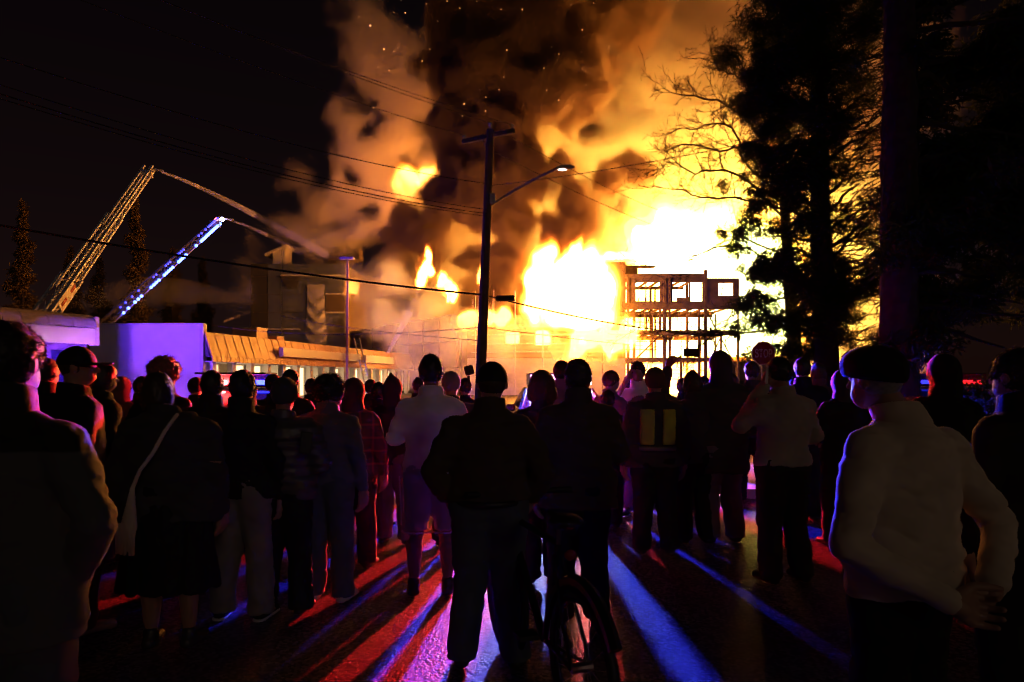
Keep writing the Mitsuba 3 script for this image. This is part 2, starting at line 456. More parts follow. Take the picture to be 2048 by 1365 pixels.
light = [(755, 95, 95, .8), (730, 20, 90, .6), (800, 190, 75, .8), (790, 270, 70), (720, 320, 75, .9), (690, 400, 85), (640, 420, 60), (610, 370, 50, .6), (780, 400, 80), (600, 460, 55, .8), (555, 460, 45, .7),
         (520, 500, 40, .6), (490, 540, 36, .5), (660, 480, 55, .8), (840, 330, 50), (700, 240, 50, .6), (620, 500, 45, .7),
         (1440, 30, 270, .9), (1330, 180, 190, .8), (1480, 240, 260, .9), (1300, 290, 130, .9), (1420, 400, 230, .6), (1250, 60, 120, .5), (1600, 120, 240, .5), (1640, 420, 220, .8), (1720, 200, 200, .8), (1700, 620, 160, .8), (1000, 100, 170, .8), (1060, 300, 170, .8), (950, 430, 130, .8), (1120, 480, 130, .6), (900, 560, 90, .5), (860, 180, 90, .6)]
smoke('smoke_bank', (-46, 92.3, 2), (64, 118, 62), .62, [(p[0], p[1], p[2], 105, p[3] if len(p) > 3 else 1.0) for p in light], (.975, .93, .84), 6, 2, .28,
      'orange lit smoke drifting behind the dark column', 1.35, 3.8, .0)
mist = [(620, 500, 55, .45), (545, 560, 45, .3), (485, 585, 45, .25), (600, 620, 50, .3), (700, 560, 55, .5), (790, 560, 60, .6), (860, 630, 60, .6), (640, 660, 50, .4), (760, 640, 70, .8), (820, 680, 80), (900, 690, 80, .9), (960, 640, 60, .7), (880, 600, 60, .8), (740, 720, 60, .8), (1010, 700, 70, .6), (1090, 690, 70, .5), (720, 600, 45, .7), (830, 760, 80, .8), (950, 760, 80, .7), (1080, 760, 70, .5), (1160, 660, 55, .7), (1210, 690, 50, .7), (1130, 720, 60, .6)]
smoke('mist', (-31, 58, .3), (14, 69.6, 22), .45, [(p[0], p[1], p[2], 65, p[3] if len(p) > 3 else 1.0, .9) for p in mist], (.96, .95, .94), 5, 3, .6,
      'pale glowing mist of spray and steam before the plank wall', 1.0, 1.6, .35, 1.0)


# ------------------------------------------------------------------ right: burnt timber frame of the apartment building (front at 68 m)
YF = 68.0
PX = YF / FOC
fx = lambda u: (u - 1024) * PX
fz = lambda v: EYE - (v - HOR) * PX


def panel(x0, x1, z0, z1, Y, t=.25, holes=()):
    """A wall panel in the plane of constant Y with rectangular openings, as boxes butted round them."""
    xs = sorted({x0, x1, *[q for h in holes for q in h[:2]]})
    out = []
    for a, b in zip(xs[:-1], xs[1:]):
        cuts = sorted([h[2:] for h in holes if h[0] <= a + 1e-6 and h[1] >= b - 1e-6])
        z = z0
        for c, d in cuts + [(z1, z1)]:
            if c > z + 1e-4:
                out.append(box([(a + b) / 2, Y, (z + c) / 2], [b - a, t, c - z]))
            z = d
    return cat(out)


fr = thing('timber_frame_block', 'charred see-through timber frame of a four storey building at the right, fire behind it', 'building')
for v0, v1, u0, u1 in ((549, 556, 1252, 1412), (606, 619, 1226, 1478), (661, 671, 1246, 1478), (716, 724, 1250, 1440)):
    for yy, uu in ((YF, 0), (YF + 9, 14)):
        part(fr, 'floor_beam', box([fx((u0 + u1) / 2), yy, fz((v0 + v1) / 2)], [(u1 - u0) * PX, .3, (v1 - v0) * PX]), 'm_char')
    n = int((u1 - u0) / 22)
    for i in range(n):
        x = fx(u0 + (i + .5) * (u1 - u0) / n)
        part(fr, 'joist', box([x, YF + 4.5, fz((v0 + v1) / 2)], [.12, 8.6, .22]), 'm_char')
for u, w, v0, v1 in ((1256, 5, 551, 792), (1268, 5, 560, 792), (1329, 6, 556, 792), (1339, 4, 556, 728), (1411, 6, 541, 792), (1398, 3, 620, 792), (1362, 3, 724, 792),
                     (1305, 2, 612, 728), (1375, 3, 610, 728), (1290, 2, 620, 664), (1476, 4, 610, 792), (1442, 3, 665, 792), (1320, 3, 615, 664)):
    part(fr, 'post', box([fx(u), YF - .02, (fz(v0) + fz(v1)) / 2], [w * PX, .27, fz(v0) - fz(v1)]), 'm_char')
    part(fr, 'post', box([fx(u + 9), YF + 9.02, (fz(v0) + fz(v1)) / 2], [w * PX * .8, .25, fz(v0) - fz(v1)]), 'm_char')
w_ = part(fr, 'wall', panel(fx(1259), fx(1411), fz(606), fz(556), YF + .05, .22, [(fx(1271), fx(1320), fz(603), fz(565)), (fx(1345), fx(1405), fz(603), fz(565))]), 'm_char')
part(w_, 'mullion', box([fx(1292), YF + .05, fz(584)], [.12, .1, 38 * PX]), 'm_char')
part(w_, 'mullion', box([fx(1379), YF + .05, fz(584)], [.12, .1, 38 * PX]), 'm_char')
part(w_, 'sill', box([fx(1365), YF - .1, fz(600)], [24 * PX, .12, 7 * PX]), 'm_char')
part(fr, 'wall', panel(fx(1414), fx(1478), fz(606), fz(557), YF + .05, .3, [(fx(1437), fx(1466), fz(592), fz(566))]), 'm_char', label='solid charred end wall with one small square window')
part(fr, 'wall', panel(fx(1200), fx(1256), fz(620), fz(520), YF + 1.5, .3, [(fx(1222), fx(1242), fz(590), fz(567))]), 'm_char')
part(fr, 'wall', panel(fx(1214), fx(1290), fz(553), fz(524), YF + 4, .3), 'm_char')
part(fr, 'roof_beam', box([fx(1268), YF + 3.6, fz(522)], [(1318 - 1205) * PX, .4, .22]), 'm_char', label='sagging charred roof beam')
for v in (628, 645, 684, 700, 740, 758):
    part(fr, 'rail', beam([fx(1250), YF - .35, fz(v)], [fx(1410 if v > 660 else 1330), YF - .35, fz(v + 1)], .07, .07), 'm_char')
for i in range(60):
    u, v = R.uniform(1258, 1474), R.choice([618, 620, 670, 672, 724, 604, 566])
    L = R.uniform(.3, 1.5)
    part(fr, 'charred_scrap', beam([fx(u), YF + R.uniform(-.1, .3), fz(v)], [fx(u) + R.uniform(-.3, .3), YF + .1, fz(v) + (L if R.random() < .5 else -L)], .09, .06), 'm_char')
for i, (u0, v0, u1, v1) in enumerate([(1412, 620, 1470, 728), (1470, 612, 1420, 724), (1262, 728, 1328, 664), (1440, 726, 1478, 790)]):
    part(fr, 'brace', beam([fx(u0), YF + .1, fz(v0)], [fx(u1), YF + .1, fz(v1)], .12, .12), 'm_char')

# ------------------------------------------------------------------ middle: plank clad front, its upper storey burning
YP = 70.0
PP = YP / FOC
qx = lambda u: (u - 1024) * PP
qz = lambda v: EYE - (v - HOR) * PP
pk = thing('plank_clad_block', 'plank clad building front with lit lower windows under the middle flames', 'building')
wins = [(1010, 1040, 664, 690), (1070, 1106, 660, 692)]
bays = [(934, 970), (970, 1030), (1030, 1085), (1085, 1148), (1148, 1205), (1205, 1252)]
row = 8.6
for bi, (u0, u1) in enumerate(bays):
    v = 716.0
    top = [668, 640, 632, 626, 618, 612][bi]
    while v > top:
        spans = [(u0 + .4, u1 - .4)]
        for a, b, c, d in wins:
            if v > c + 2 and v - row < d - 2:
                spans = [s for q in spans for s in ((q[0], min(q[1], a)), (max(q[0], b), q[1])) if s[1] - s[0] > 1.5]
        for a, b in spans:
            t = R.uniform(-.02, .02)
            part(pk, 'plank', quadbox([qx(a), YP - .05, qz(v) + .0], [qx(b), YP - .05, qz(v)], [qx(b), YP + .02 + t, qz(v - row + .6)], [qx(a), YP + .02 + t, qz(v - row + .6)], [0, .06, 0]), 'm_plank')
        v -= row
part(pk, 'wall', panel(qx(934), qx(1252), .0, qz(636), YP + .5, .3, [(qx(a), qx(b), qz(d), qz(c)) for a, b, c, d in wins]), 'm_char')
for i, (u0, u1) in enumerate([(934, 970), (970, 1030), (1030, 1085), (1085, 1148), (1148, 1205), (1205, 1252)]):
    part(pk, 'base_panel', box([qx((u0 + u1) / 2), YP - .02, (qz(717) + .02) / 2], [(u1 - u0) * PP - .06, .2, qz(717) - .02]), 'm_concrete')
for u in (952, 1030, 1085, 1148, 1205, 1252):
    part(pk, 'scaffold_pole', tube([[qx(u), YP - 1.0, .02], [qx(u), YP - 1.0, qz(585)]], .05, 6), 'm_steel')
for v in (640, 656, 672, 690, 706):
    part(pk, 'scaffold_rail', tube([[qx(945), YP - 1.08, qz(v)], [qx(1252), YP - 1.08, qz(v - 2)]], .035, 5), 'm_steel')
for a, b, c, d in wins:
    f = part(pk, 'window_frame', cat([box([qx(a), YP + .1, qz((c + d) / 2)], [.12, .3, (d - c) * PP]), box([qx(b), YP + .1, qz((c + d) / 2)], [.12, .3, (d - c) * PP]),
                                      box([qx((a + b) / 2), YP + .1, qz(c)], [(b - a) * PP, .3, .12]), box([qx((a + b) / 2), YP + .1, qz(d)], [(b - a) * PP, .3, .12])]), 'm_char')
for i in range(14):
    u = R.uniform(938, 1240)
    part(pk, 'charred_stud', box([qx(u), YP + .3, qz(R.uniform(612, 634)) + .4], [.14, .14, R.uniform(1, 3)]), 'm_char')
# linking wing that runs back to the wrapped block
A_, B_ = np.array([-5.9, 72.5, 0]), np.array([-23.5, 99.0, 0])
lk = thing('rear_wing', 'smoke veiled rear wing between the plank front and the wrapped block', 'building')
for s in range(3):
    for b in range(8):
        p, q = A_ + (B_ - A_) * (b + .02) / 8, A_ + (B_ - A_) * (b + .98) / 8
        part(lk, 'wall_panel', quadbox(p + [0, 0, s * 2.9 + .05], q + [0, 0, s * 2.9 + .05], q + [0, 0, s * 2.9 + 2.75], p + [0, 0, s * 2.9 + 2.75], [.3, .2, 0]), 'm_plank' if (s + b) % 3 else 'm_char')
part(lk, 'core', quadbox(A_ + [.5, .35, 0], B_ + [.5, .35, 0], B_ + [.5, .35, 8.6], A_ + [.5, .35, 8.6], [3, 2, 0]), 'm_char')

# ------------------------------------------------------------------ left: block wrapped in sheeting (front at 100 m)
YG = 100.0
PG = YG / FOC
gx = lambda u: (u - 1024) * PG
gz = lambda v: EYE - (v - HOR) * PG
wb = thing('wrapped_block', 'grey apartment block wrapped in dark sheeting with one shiny torn drape', 'building')
part(wb, 'core', box([gx(598), YG + 8, gz(528) / 2], [(690 - 506) * PG, 15.4, gz(528)]), 'm_char')
cols = [(502, 536), (536, 566), (566, 612), (612, 652), (652, 690)]
vs = [778, 743, 707, 660, 626, 590, 553, 528]
for ci, (u0, u1) in enumerate(cols):
    for si in range(len(vs) - 1):
        part(wb, 'sheet_panel', box([gx((u0 + u1) / 2), YG + R.uniform(-.05, .05), (gz(vs[si]) + gz(vs[si + 1])) / 2], [(u1 - u0) * PG - .07, .14, gz(vs[si + 1]) - gz(vs[si]) - .08]),
             'm_tarp' if not (ci == 0 or (ci == 4 and si in (1, 4))) else ('m_char' if ci == 4 else 'cloth_charcoal'))
for u0, u1, v in ((562, 690, 552), (652, 692, 589), (652, 690, 626), (536, 600, 659)):
    part(wb, 'ledge', box([gx((u0 + u1) / 2), YG - .25, gz(v)], [(u1 - u0) * PG, .3, .22]), 'm_trim')
n = 26
d = np.zeros((n, 13, 3))
for i in range(n):
    for j in range(13):
        t, s = i / (n - 1), j / 12 - .5
        w = 40 * (1 - .12 * math.sin(t * 5)) * (.9 if t < .2 else 1)
        sag = (.25 - s * s) * 4
        fold = math.sin(t * 30 - sag * 1.3) * .5 * min(1, t * 2.2)
        d[i, j] = [gx(633 + s * w), YG - .35 - .5 * sag * t - fold * sag * .8, gz(570 + t * 118 + sag * 9 * min(1, t * 2))]
f = [[i * 13 + j, (i + 1) * 13 + j, (i + 1) * 13 + j + 1, i * 13 + j + 1] for i in range(n - 1) for j in range(12)]
f = np.array(f)
part(wb, 'drape', (d.reshape(-1, 3), np.vstack([f[:, :3], f[:, [0, 2, 3]]])), 'm_tarp_shiny', True, label='shiny dark drape hanging in swags')
part(wb, 'torn_sheet', quadbox([gx(562), YG - .4, gz(554)], [gx(602), YG - .3, gz(553)], [gx(596), YG - .5, gz(575)], [gx(576), YG - .5, gz(578)], [0, .06, 0]), 'cloth_charcoal')
part(wb, 'torn_sheet', quadbox([gx(650), YG - .5, gz(664)], [gx(690), YG - .4, gz(664)], [gx(688), YG - .5, gz(640)], [gx(684), YG - .5, gz(638)], [0, .06, 0]), 'cloth_charcoal')
part(wb, 'gable', quadbox([gx(541), YG + 1, gz(528)], [gx(566), YG + 1, gz(528)], [gx(566), YG + 1, gz(494)], [gx(541), YG + 1, gz(503)], [0, 3, 0]), 'm_trim')
part(wb, 'roof', quadbox([gx(526), YG + .6, gz(510)], [gx(570), YG + .6, gz(491)], [gx(570), YG + .6, gz(487)], [gx(526), YG + .6, gz(506)], [0, 4, 0]), 'm_trim')
part(wb, 'roof', quadbox([gx(640), YG + 2, gz(528)], [gx(712), YG + 2, gz(512)], [gx(705), YG + 4, gz(484)], [gx(668), YG + 4, gz(480)], [0, 3, 0]), 'm_char')

# ------------------------------------------------------------------ shopping strip that runs away from the camera
S0, S1 = np.array([-19.05, 42.0, 0]), np.array([-12.1, 80.0, 0])
sd = (S1 - S0) / np.linalg.norm(S1 - S0)
sn = np.array([sd[1], -sd[0], 0])
SL = np.linalg.norm(S1 - S0)
sp = lambda t, o, z: S0 + sd * t + sn * o + np.array([0, 0, z])
st = thing('shop_row', 'low row of shops with ribbed metal roof and lit glass fronts', 'building')
NPAN = 40
for i in range(NPAN):
    a, b = SL * (i + .004) / NPAN, SL * (i + .996) / NPAN
    lift = R.uniform(0, .03)
    part(st, 'roof_panel', quadbox(sp(a, .62 + lift, 3.05), sp(b, .62 + lift, 3.05), sp(b, .12 + lift, 4.55), sp(a, .12 + lift, 4.55), -sn * .08), 'm_roof_metal')
    part(st, 'roof_seam', beam(sp(SL * i / NPAN, .64, 3.05), sp(SL * i / NPAN, .14, 4.57), .05, .05), 'm_roof_metal')
for i in range(80):
    a, b = SL * (i + .06) / 80, SL * (i + .94) / 80
    part(st, 'fascia_board', quadbox(sp(a, .68, 2.72), sp(b, .68, 2.72), sp(b, .66, 3.04), sp(a, .66, 3.04), -sn * .06), 'm_roof_metal')
part(st, 'roof_deck', quadbox(sp(0, .5, 3.02), sp(SL, .5, 3.02), sp(SL, .04, 4.5), sp(0, .04, 4.5), -sn * 9 + np.array([0, 0, -.05])), 'm_char')
part(st, 'soffit', quadbox(sp(0, .6, 2.70), sp(SL, .6, 2.70), sp(SL, -1.6, 2.70), sp(0, -1.6, 2.70), [0, 0, .06]), 'm_stucco')
part(st, 'back_wall', quadbox(sp(0, -2.1, 0), sp(SL, -2.1, 0), sp(SL, -2.1, 2.7), sp(0, -2.1, 2.7), -sn * .2), 'm_stucco')
t = .5
i = 0
while t < SL - 1:
    part(st, 'pillar', quadbox(sp(t, .35, 0), sp(t + .42, .35, 0), sp(t + .42, .35, 2.7), sp(t, .35, 2.7), -sn * .4), 'm_stucco')
    w = 1.5 if i % 3 else .8
    if i % 4 != 3:
        wf = part(st, 'window', quadbox(sp(t + .55, -.18, .35), sp(t + .5 + w, -.18, .35), sp(t + .5 + w, -.18, 2.55), sp(t + .55, -.18, 2.55), -sn * .05), 'm_lens',
                  emitter=glow(2.6, 1.7, .8, .06), label='lit shop window')
        part(wf, 'frame', cat([beam(sp(t + .52, -.13, .3), sp(t + .52, -.13, 2.6), .08, .08), beam(sp(t + .53 + w, -.13, .3), sp(t + .53 + w, -.13, 2.6), .08, .08)]), 'm_trim')
    t += 2.15
    i += 1
sg = part(st, 'sign_board', quadbox(sp(8, .98, 3.3), sp(22.2, .98, 3.3), sp(22.2, .98, 3.95), sp(8, .98, 3.95), -sn * .35), 'm_sign_board', label='long pale blank sign board')
part(st, 'sign_board', quadbox(sp(23.4, .98, 3.25), sp(31, .98, 3.25), sp(31, .98, 3.95), sp(23.4, .98, 3.95), -sn * .35), 'm_sign_board')
for a, z0, z1, w in ((8.6, 4.5, 5.45, 1.5), (11.5, 4.5, 5.0, 1.1)):
    rf = part(st, 'roof_unit', quadbox(sp(a, -1.5, z0), sp(a + w, -1.5, z0), sp(a + w, -1.5, z1), sp(a, -1.5, z1), -sn * 2), 'm_roof_metal')
    part(rf, 'cap', quadbox(sp(a - .05, -1.45, z1), sp(a + w + .05, -1.45, z1), sp(a + w + .05, -3.55, z1), sp(a - .05, -3.55, z1), [0, 0, .06]), 'm_steel')
# end wall, facing the street
ew = thing('end_wall_building', 'flat roofed building with a plain end wall flooded violet by emergency lights', 'building')
part(ew, 'wall', box([-22.55, 42.2, 2.5], [6.9, .35, 5.0]), 'm_stucco')
part(ew, 'parapet_cap', box([-22.55, 42.2, 5.04], [7.0, .5, .09]), 'm_trim')
part(ew, 'corner_trim', box([-19.02, 42.05, 3.6], [.22, .5, 2.9]), 'm_trim')
part(ew, 'body', box([-22.6, 47.6, 2.3], [6.2, 10.2, 4.6]), 'm_char')
u_ = part(ew, 'roof_unit', box([-21.6, 44, 5.0], [1.1, 1, .5]), 'm_roof_metal')
# barrel awning shop at the far left
W0, W1 = np.array([-27.2, 24.5, 0]), np.array([-22.4, 36.0, 0])
wd = (W1 - W0) / np.linalg.norm(W1 - W0); wn = np.array([wd[1], -wd[0], 0]); WL = np.linalg.norm(W1 - W0)
wp = lambda t, o, z: W0 + wd * t + wn * o + np.array([0, 0, z])
aw = thing('awning_shop', 'shop with a rounded barrel awning over a pale lit fascia at the left edge', 'building')
for i in range(10):
    a, b = WL * (i + .01) / 10, WL * (i + .99) / 10
    for j in range(6):
        t0, t1 = j / 6 * math.pi / 2, (j + 1) / 6 * math.pi / 2
        part(aw, 'awning_strip', quadbox(wp(a, .75 * math.cos(t0), 4.3 + .72 * math.sin(t0)), wp(b, .75 * math.cos(t0), 4.3 + .72 * math.sin(t0)), wp(b, .75 * math.cos(t1), 4.3 + .72 * math.sin(t1)), wp(a, .75 * math.cos(t1), 4.3 + .72 * math.sin(t1)), -wn * .05), 'm_awning')
part(aw, 'fascia', quadbox(wp(0, .6, 3.45), wp(WL, .6, 3.45), wp(WL, .6, 4.28), wp(0, .6, 4.28), -wn * .3), 'm_stucco')
part(aw, 'fascia_end', quadbox(wp(WL, .62, 3.4), wp(WL + .22, .62, 3.4), wp(WL + .22, .62, 4.9), wp(WL, .62, 4.9), -wn * .5), 'm_trim')
part(aw, 'body', quadbox(wp(0, .0, 0), wp(WL, .0, 0), wp(WL, .0, 4.3), wp(0, .0, 4.3), -wn * 8), 'm_char')
for i in range(6):
    part(aw, 'window', quadbox(wp(WL * (i + .08) / 6, .05, .5), wp(WL * (i + .92) / 6, .05, .5), wp(WL * (i + .92) / 6, .05, 3.1), wp(WL * (i + .08) / 6, .05, 3.1), -wn * .04), 'm_glass_dark')


# ------------------------------------------------------------------ cars, emergency lights, ladder trucks
def hullbox(pts):
    h = trimesh.convex.convex_hull(np.array(pts, float))
    return np.array(h.vertices), np.array(h.faces)


def rounded(x0, x1, y0, y1, z0, z1, c):
    return hullbox([[x, y, z] for x in (x0, x1) for y in (y0, y1) for z in (z0 + c, z1 - c)] and
                   [[x + (c if x == x0 else -c) * a, y + (c if y == y0 else -c) * b, z + (c if z == z0 else -c) * e] for x in (x0, x1) for y in (y0, y1) for z in (z0, z1) for a, b, e in ((0, 1, 1), (1, 0, 1), (1, 1, 0))])


def moved(m, pos, rot):
    k, q = math.cos(rot), math.sin(rot)
    return m[0] @ np.array([[k, q, 0], [-q, k, 0], [0, 0, 1]]) + np.array(pos), m[1]


def wheel(parent, c, r, w, pos, rot):
    t = part(parent, 'wheel', moved(tube([[c[0] - w / 2, c[1], c[2]], [c[0] + w / 2, c[1], c[2]]], r, 20), pos, rot), 'm_rubber', 40)
    part(t, 'rim', moved(tube([[c[0] - w / 2 - .01, c[1], c[2]], [c[0] + w / 2 + .01, c[1], c[2]]], r * .62, 14), pos, rot), 'm_chrome', 40)


def police_car(pos, rot, label, mods, paint='m_paint_white', w=1.0, hood=.80, ends=False):
    k = thing('police_car', label, 'police car', 'emergency cars behind the crowd')
    P = lambda base, m, mt, par=k, **kw: part(par, base, moved(m, pos, rot), mt, **kw)
    P('body', cat([hullbox([[s * .90, -2.42, .32] for s in (-1, 1)] + [[s * .93, -2.3, .95] for s in (-1, 1)] + [[s * .93, 2.1, .92] for s in (-1, 1)] + [[s * .86, 2.45, .78] for s in (-1, 1)] + [[s * .88, 2.45, .35] for s in (-1, 1)] +
                           [[s * .86, -2.35, 1.02] for s in (-1, 1)] + [[s * .84, 1.0, 1.03] for s in (-1, 1)])]), paint, smooth=25)
    P('roof', hullbox([[s * .62, -.95, 1.44] for s in (-1, 1)] + [[s * .62, .25, 1.44] for s in (-1, 1)] + [[s * .66, -1.05, 1.38] for s in (-1, 1)] + [[s * .66, .4, 1.38] for s in (-1, 1)]), paint, smooth=30)
    P('window_band', hullbox([[s * .66, -1.05, 1.38] for s in (-1, 1)] + [[s * .66, .4, 1.38] for s in (-1, 1)] + [[s * .82, -1.75, 1.0] for s in (-1, 1)] + [[s * .82, 1.15, 1.0] for s in (-1, 1)]), 'm_glass_dark')
    for s in (-1, 1):
        P('pillar', beam([s * .84, 1.15, 1.0], [s * .67, .4, 1.4], .06, .06), paint)
        P('headlight', box([s * .66, 2.40, .74], [.34, .14, .15]), 'm_sign_white')
        P('tail_light', box([s * .7, -2.40, .84], [.3, .1, .16]), 'm_sign_red')
        P('mirror', rounded(s * 1.0 - .09, s * 1.0 + .09, .75, .87, .98, 1.12, .03), 'm_paint_black')
    P('bumper', rounded(-.92, .92, 2.36, 2.54, .32, .55, .05), 'm_paint_black')
    P('bumper', rounded(-.92, .92, -2.54, -2.36, .32, .58, .05), 'm_paint_black')
    P('number_plate', box([0, 2.55, .5], [.4, .02, .13]), 'm_sign_white')
    for x in (-.86, .86):
        for y in (-1.5, 1.5):
            wheel(k, [x, y, .34], .34, .2, pos, rot)
    lb = P('light_bar', rounded(-.62, .62, -.10, .33, 1.455, 1.50, .02), 'm_paint_black')
    P('lamp_hood', rounded(-.63, .63, -.10, hood, 1.705, 1.735, .012), 'm_paint_black', par=lb)
    P('lamp_back', box([0, -.09, 1.602], [1.25, .02, .205]), 'm_paint_black', par=lb)
    if ends:
        for x in (-.615, .615):
            P('lamp_end', box([x, .36, 1.602], [.02, .86, .205]), 'm_paint_black', par=lb)
    for x0, x1, c, nm in mods:
        P('lamp', rounded(x0, x1, .12, .31, 1.505, 1.595, .025), 'm_lens', par=lb, emitter=glow(*c, w), label=nm + ' flashing lamp')
    return k


RED, BLUE = np.array([1.0, .012, .012]), np.array([.014, .022, 1.0])
VIO = np.array([.095, .02, 1.0])
police_car([.93, 14.3, 0], math.pi + .05, 'police car with flashing red and blue lamps hidden behind the man in the dark cap',
           [(-.58, -.40, RED * 180000, 'red'), (.36, .54, BLUE * 200000, 'blue')], 'm_paint_black', w=7, ends=True)
police_car([-5.25, 13.3, 0], math.pi + .1, 'police car with a flashing red lamp between two heads, left of the middle', [(.26, .52, RED * 1600, 'red'), (-.58, -.12, BLUE * 22, 'blue')], w=.8)
police_car([-20.9, 29.6, 0], .2, 'police car in front of the violet end wall, almost hidden by the crowd', [(-.58, -.12, VIO * 50000, 'violet'), (.12, .58, VIO * 9000, 'violet')], 'm_paint_black', w=3.0, hood=.52)
police_car([9.8, 15.2, 0], math.pi - .6, 'police car behind the crowd at the right, beside the large evergreen', [(-.58, -.12, RED * 2, 'red'), (.12, .58, BLUE * 3, 'blue')], w=.1)


def ladder_truck(base_dir, turn, foot, tip, w0, w1, label, seed, lit, rot):
    k = thing('ladder_truck', label, 'fire engine', 'fire engines with raised ladders')
    P = lambda base, m, mt, par=k, **kw: part(par, base, m, mt, **kw)
    M = lambda m: moved(m, turn, rot)
    P('chassis', M(rounded(-1.25, 1.25, -5, 2.6, .6, 2.3, .08)), 'm_paint_red')
    cb = P('cab', M(rounded(-1.25, 1.25, 2.7, 5.2, .5, 3.0, .12)), 'm_paint_red')
    P('windscreen', M(box([0, 5.21, 2.2], [2.1, .04, .9])), 'm_glass_dark', par=cb)
    for y in (-3.6, -2.3, 3.8):
        for x in (-1.15, 1.15):
            wheel(k, [x, y, .55], .55, .35, turn, rot)
    P('turntable', M(tube([[0, 0, 2.3], [0, 0, 2.75]], 1.1, 20)), 'm_steel')
    p0, p1 = np.array(turn, float) + [0, 0, 2.9], np.array(tip, float)
    a, dd, b = frame(p1 - p0)
    nsec = 3
    for s in range(nsec):
        t0, t1 = max(0, s / nsec - (.06 if s else 0)), (s + 1) / nsec
        q0, q1 = p0 + (p1 - p0) * t0, p0 + (p1 - p0) * t1
        wd_, ht = (w0 + (w1 - w0) * s / 2) * .5, (w0 + (w1 - w0) * s / 2) * .62
        tk = .10 if lit else .17
        rails = [beam(q0 + a * sx * wd_ + b * z, q1 + a * sx * wd_ + b * z, tk, tk, b) for sx in (-1, 1) for z in (0, ht)]
        L = np.linalg.norm(q1 - q0); nb = int(L / .8)
        web, rungs = [], []
        for i in range(nb):
            e0, e1 = q0 + dd * L * i / nb, q0 + dd * L * (i + 1) / nb
            for sx in (-1, 1):
                web.append(beam(e0 + a * sx * wd_ + b * (ht if i % 2 else 0), e1 + a * sx * wd_ + b * (0 if i % 2 else ht), .05, .05, b))
            rungs.append(beam(e0 - a * wd_, e0 + a * wd_, .05, .05, b)); rungs.append(beam((e0 + e1) / 2 - a * wd_, (e0 + e1) / 2 + a * wd_, .05, .05, b))
        sec = P('ladder_section', cat(rails), 'm_ladder' if not lit else 'm_dark_steel')
        P('lattice', cat(web), 'm_dark_steel' if lit else 'm_ladder', par=sec, kind='stuff')
        P('rungs', cat(rungs), 'm_dark_steel' if lit else 'm_steel', par=sec, kind='stuff')
    P('water_pipe', tube([p0 - b * .25, p0 + (p1 - p0) * .96 - b * .25], .07, 6), 'm_steel')
    P('nozzle', cat([tube([p1 - dd * .6, p1 + dd * .3 + b * .1], .16, 8), tube([p1 + dd * .2, p1 + dd * .35 + np.array([1.0, .3, -.15])], [.13, .09], 8)]), 'm_trim')
    P('platform', box(p1 - dd * .9 + b * .1, [w1 * 1.3, .9, .5], .3), 'm_steel')
    return k, p0, p1, a, dd, b


k1, p0, p1, a_, d_, b_ = ladder_truck(None, [-31.4, 43.5, 0], None, at(300, 341, 62), 1.15, .72, 'fire engine with a tall pale raised ladder spraying water, the left one of two', 1, False, .5)
pq = [p0 + (p1 - p0) * t for t in (.19, .29)]
sb = part(k1, 'name_plate', quadbox(pq[0] + a_ * .62 - b_ * .02, pq[1] + a_ * .62 - b_ * .02, pq[1] + a_ * .62 + b_ * .72, pq[0] + a_ * .62 + b_ * .72, a_ * .05), 'm_paint_white', label='white plate with worn red marks')
for t in (.2, .26):
    m0 = p0 + (p1 - p0) * t
    part(sb, 'mark', quadbox(m0 + a_ * .68 + b_ * .25, m0 + d_ * .8 + a_ * .68 + b_ * .25, m0 + d_ * .8 + a_ * .68 + b_ * .5, m0 + a_ * .68 + b_ * .5, a_ * .01), 'm_sign_red')
k2, r0, r1, a_, d_, b_ = ladder_truck(None, [-41.5, 63, 0], None, at(443, 440, 74), .95, .75, 'fire engine whose raised ladder is dotted with blue lights, the right one of two', 2, True, .2)
for lo_, hi_, n_ in ((.33, .36, 2), (.40, .44, 3), (.50, .55, 4), (.585, .64, 5), (.68, .73, 5), (.80, .805, 1), (.835, .97, 15)):
    for t in np.linspace(lo_, hi_, n_):
        c = r0 + (r1 - r0) * t - b_ * .12 + a_ * .45
        part(k2, 'blue_lamp', ball(c, .17, 1), 'm_lens', emitter=glow(.6, 1.3, 16, .01))
        if R.random() < .6:
            part(k2, 'blue_lamp', ball(c + b_ * .55 + d_ * .2, .12, 1), 'm_lens', emitter=glow(.08, .15, 4, .01))
part(k2, 'tip_lamp', ball(r1 - a_ * .1 - d_ * .2 + np.array([-.35, 0, .1]), .24, 2), 'm_lens', emitter=glow(20, 1.2, .8, .05), label='red lamp on the ladder tip')
part(k2, 'tip_lamp', ball(r1 + np.array([.15, -.2, .0]), .24, 2), 'm_lens', emitter=glow(9, 9, 16, .05), label='white lamp on the ladder tip')


def jet(pts, rad, sigma, label, cuts=(0, .3, .62, 1.0), fall=(1, .3, .05), alb=.97):
    k = thing('water_jet', label, 'water jet', 'jets of water aimed at the fire')
    n = len(pts)
    for a, b, g in zip(cuts[:-1], cuts[1:], fall):
        i0, i1 = int(round(a * (n - 1))), int(round(b * (n - 1)))
        part(k, 'stream', tube(pts[i0:i1 + 1], rad[i0:i1 + 1], 12), 'm_clear', True, interior={'type': 'homogeneous', 'albedo': rgb(alb), 'sigma_t': float(sigma * g)})
    return k


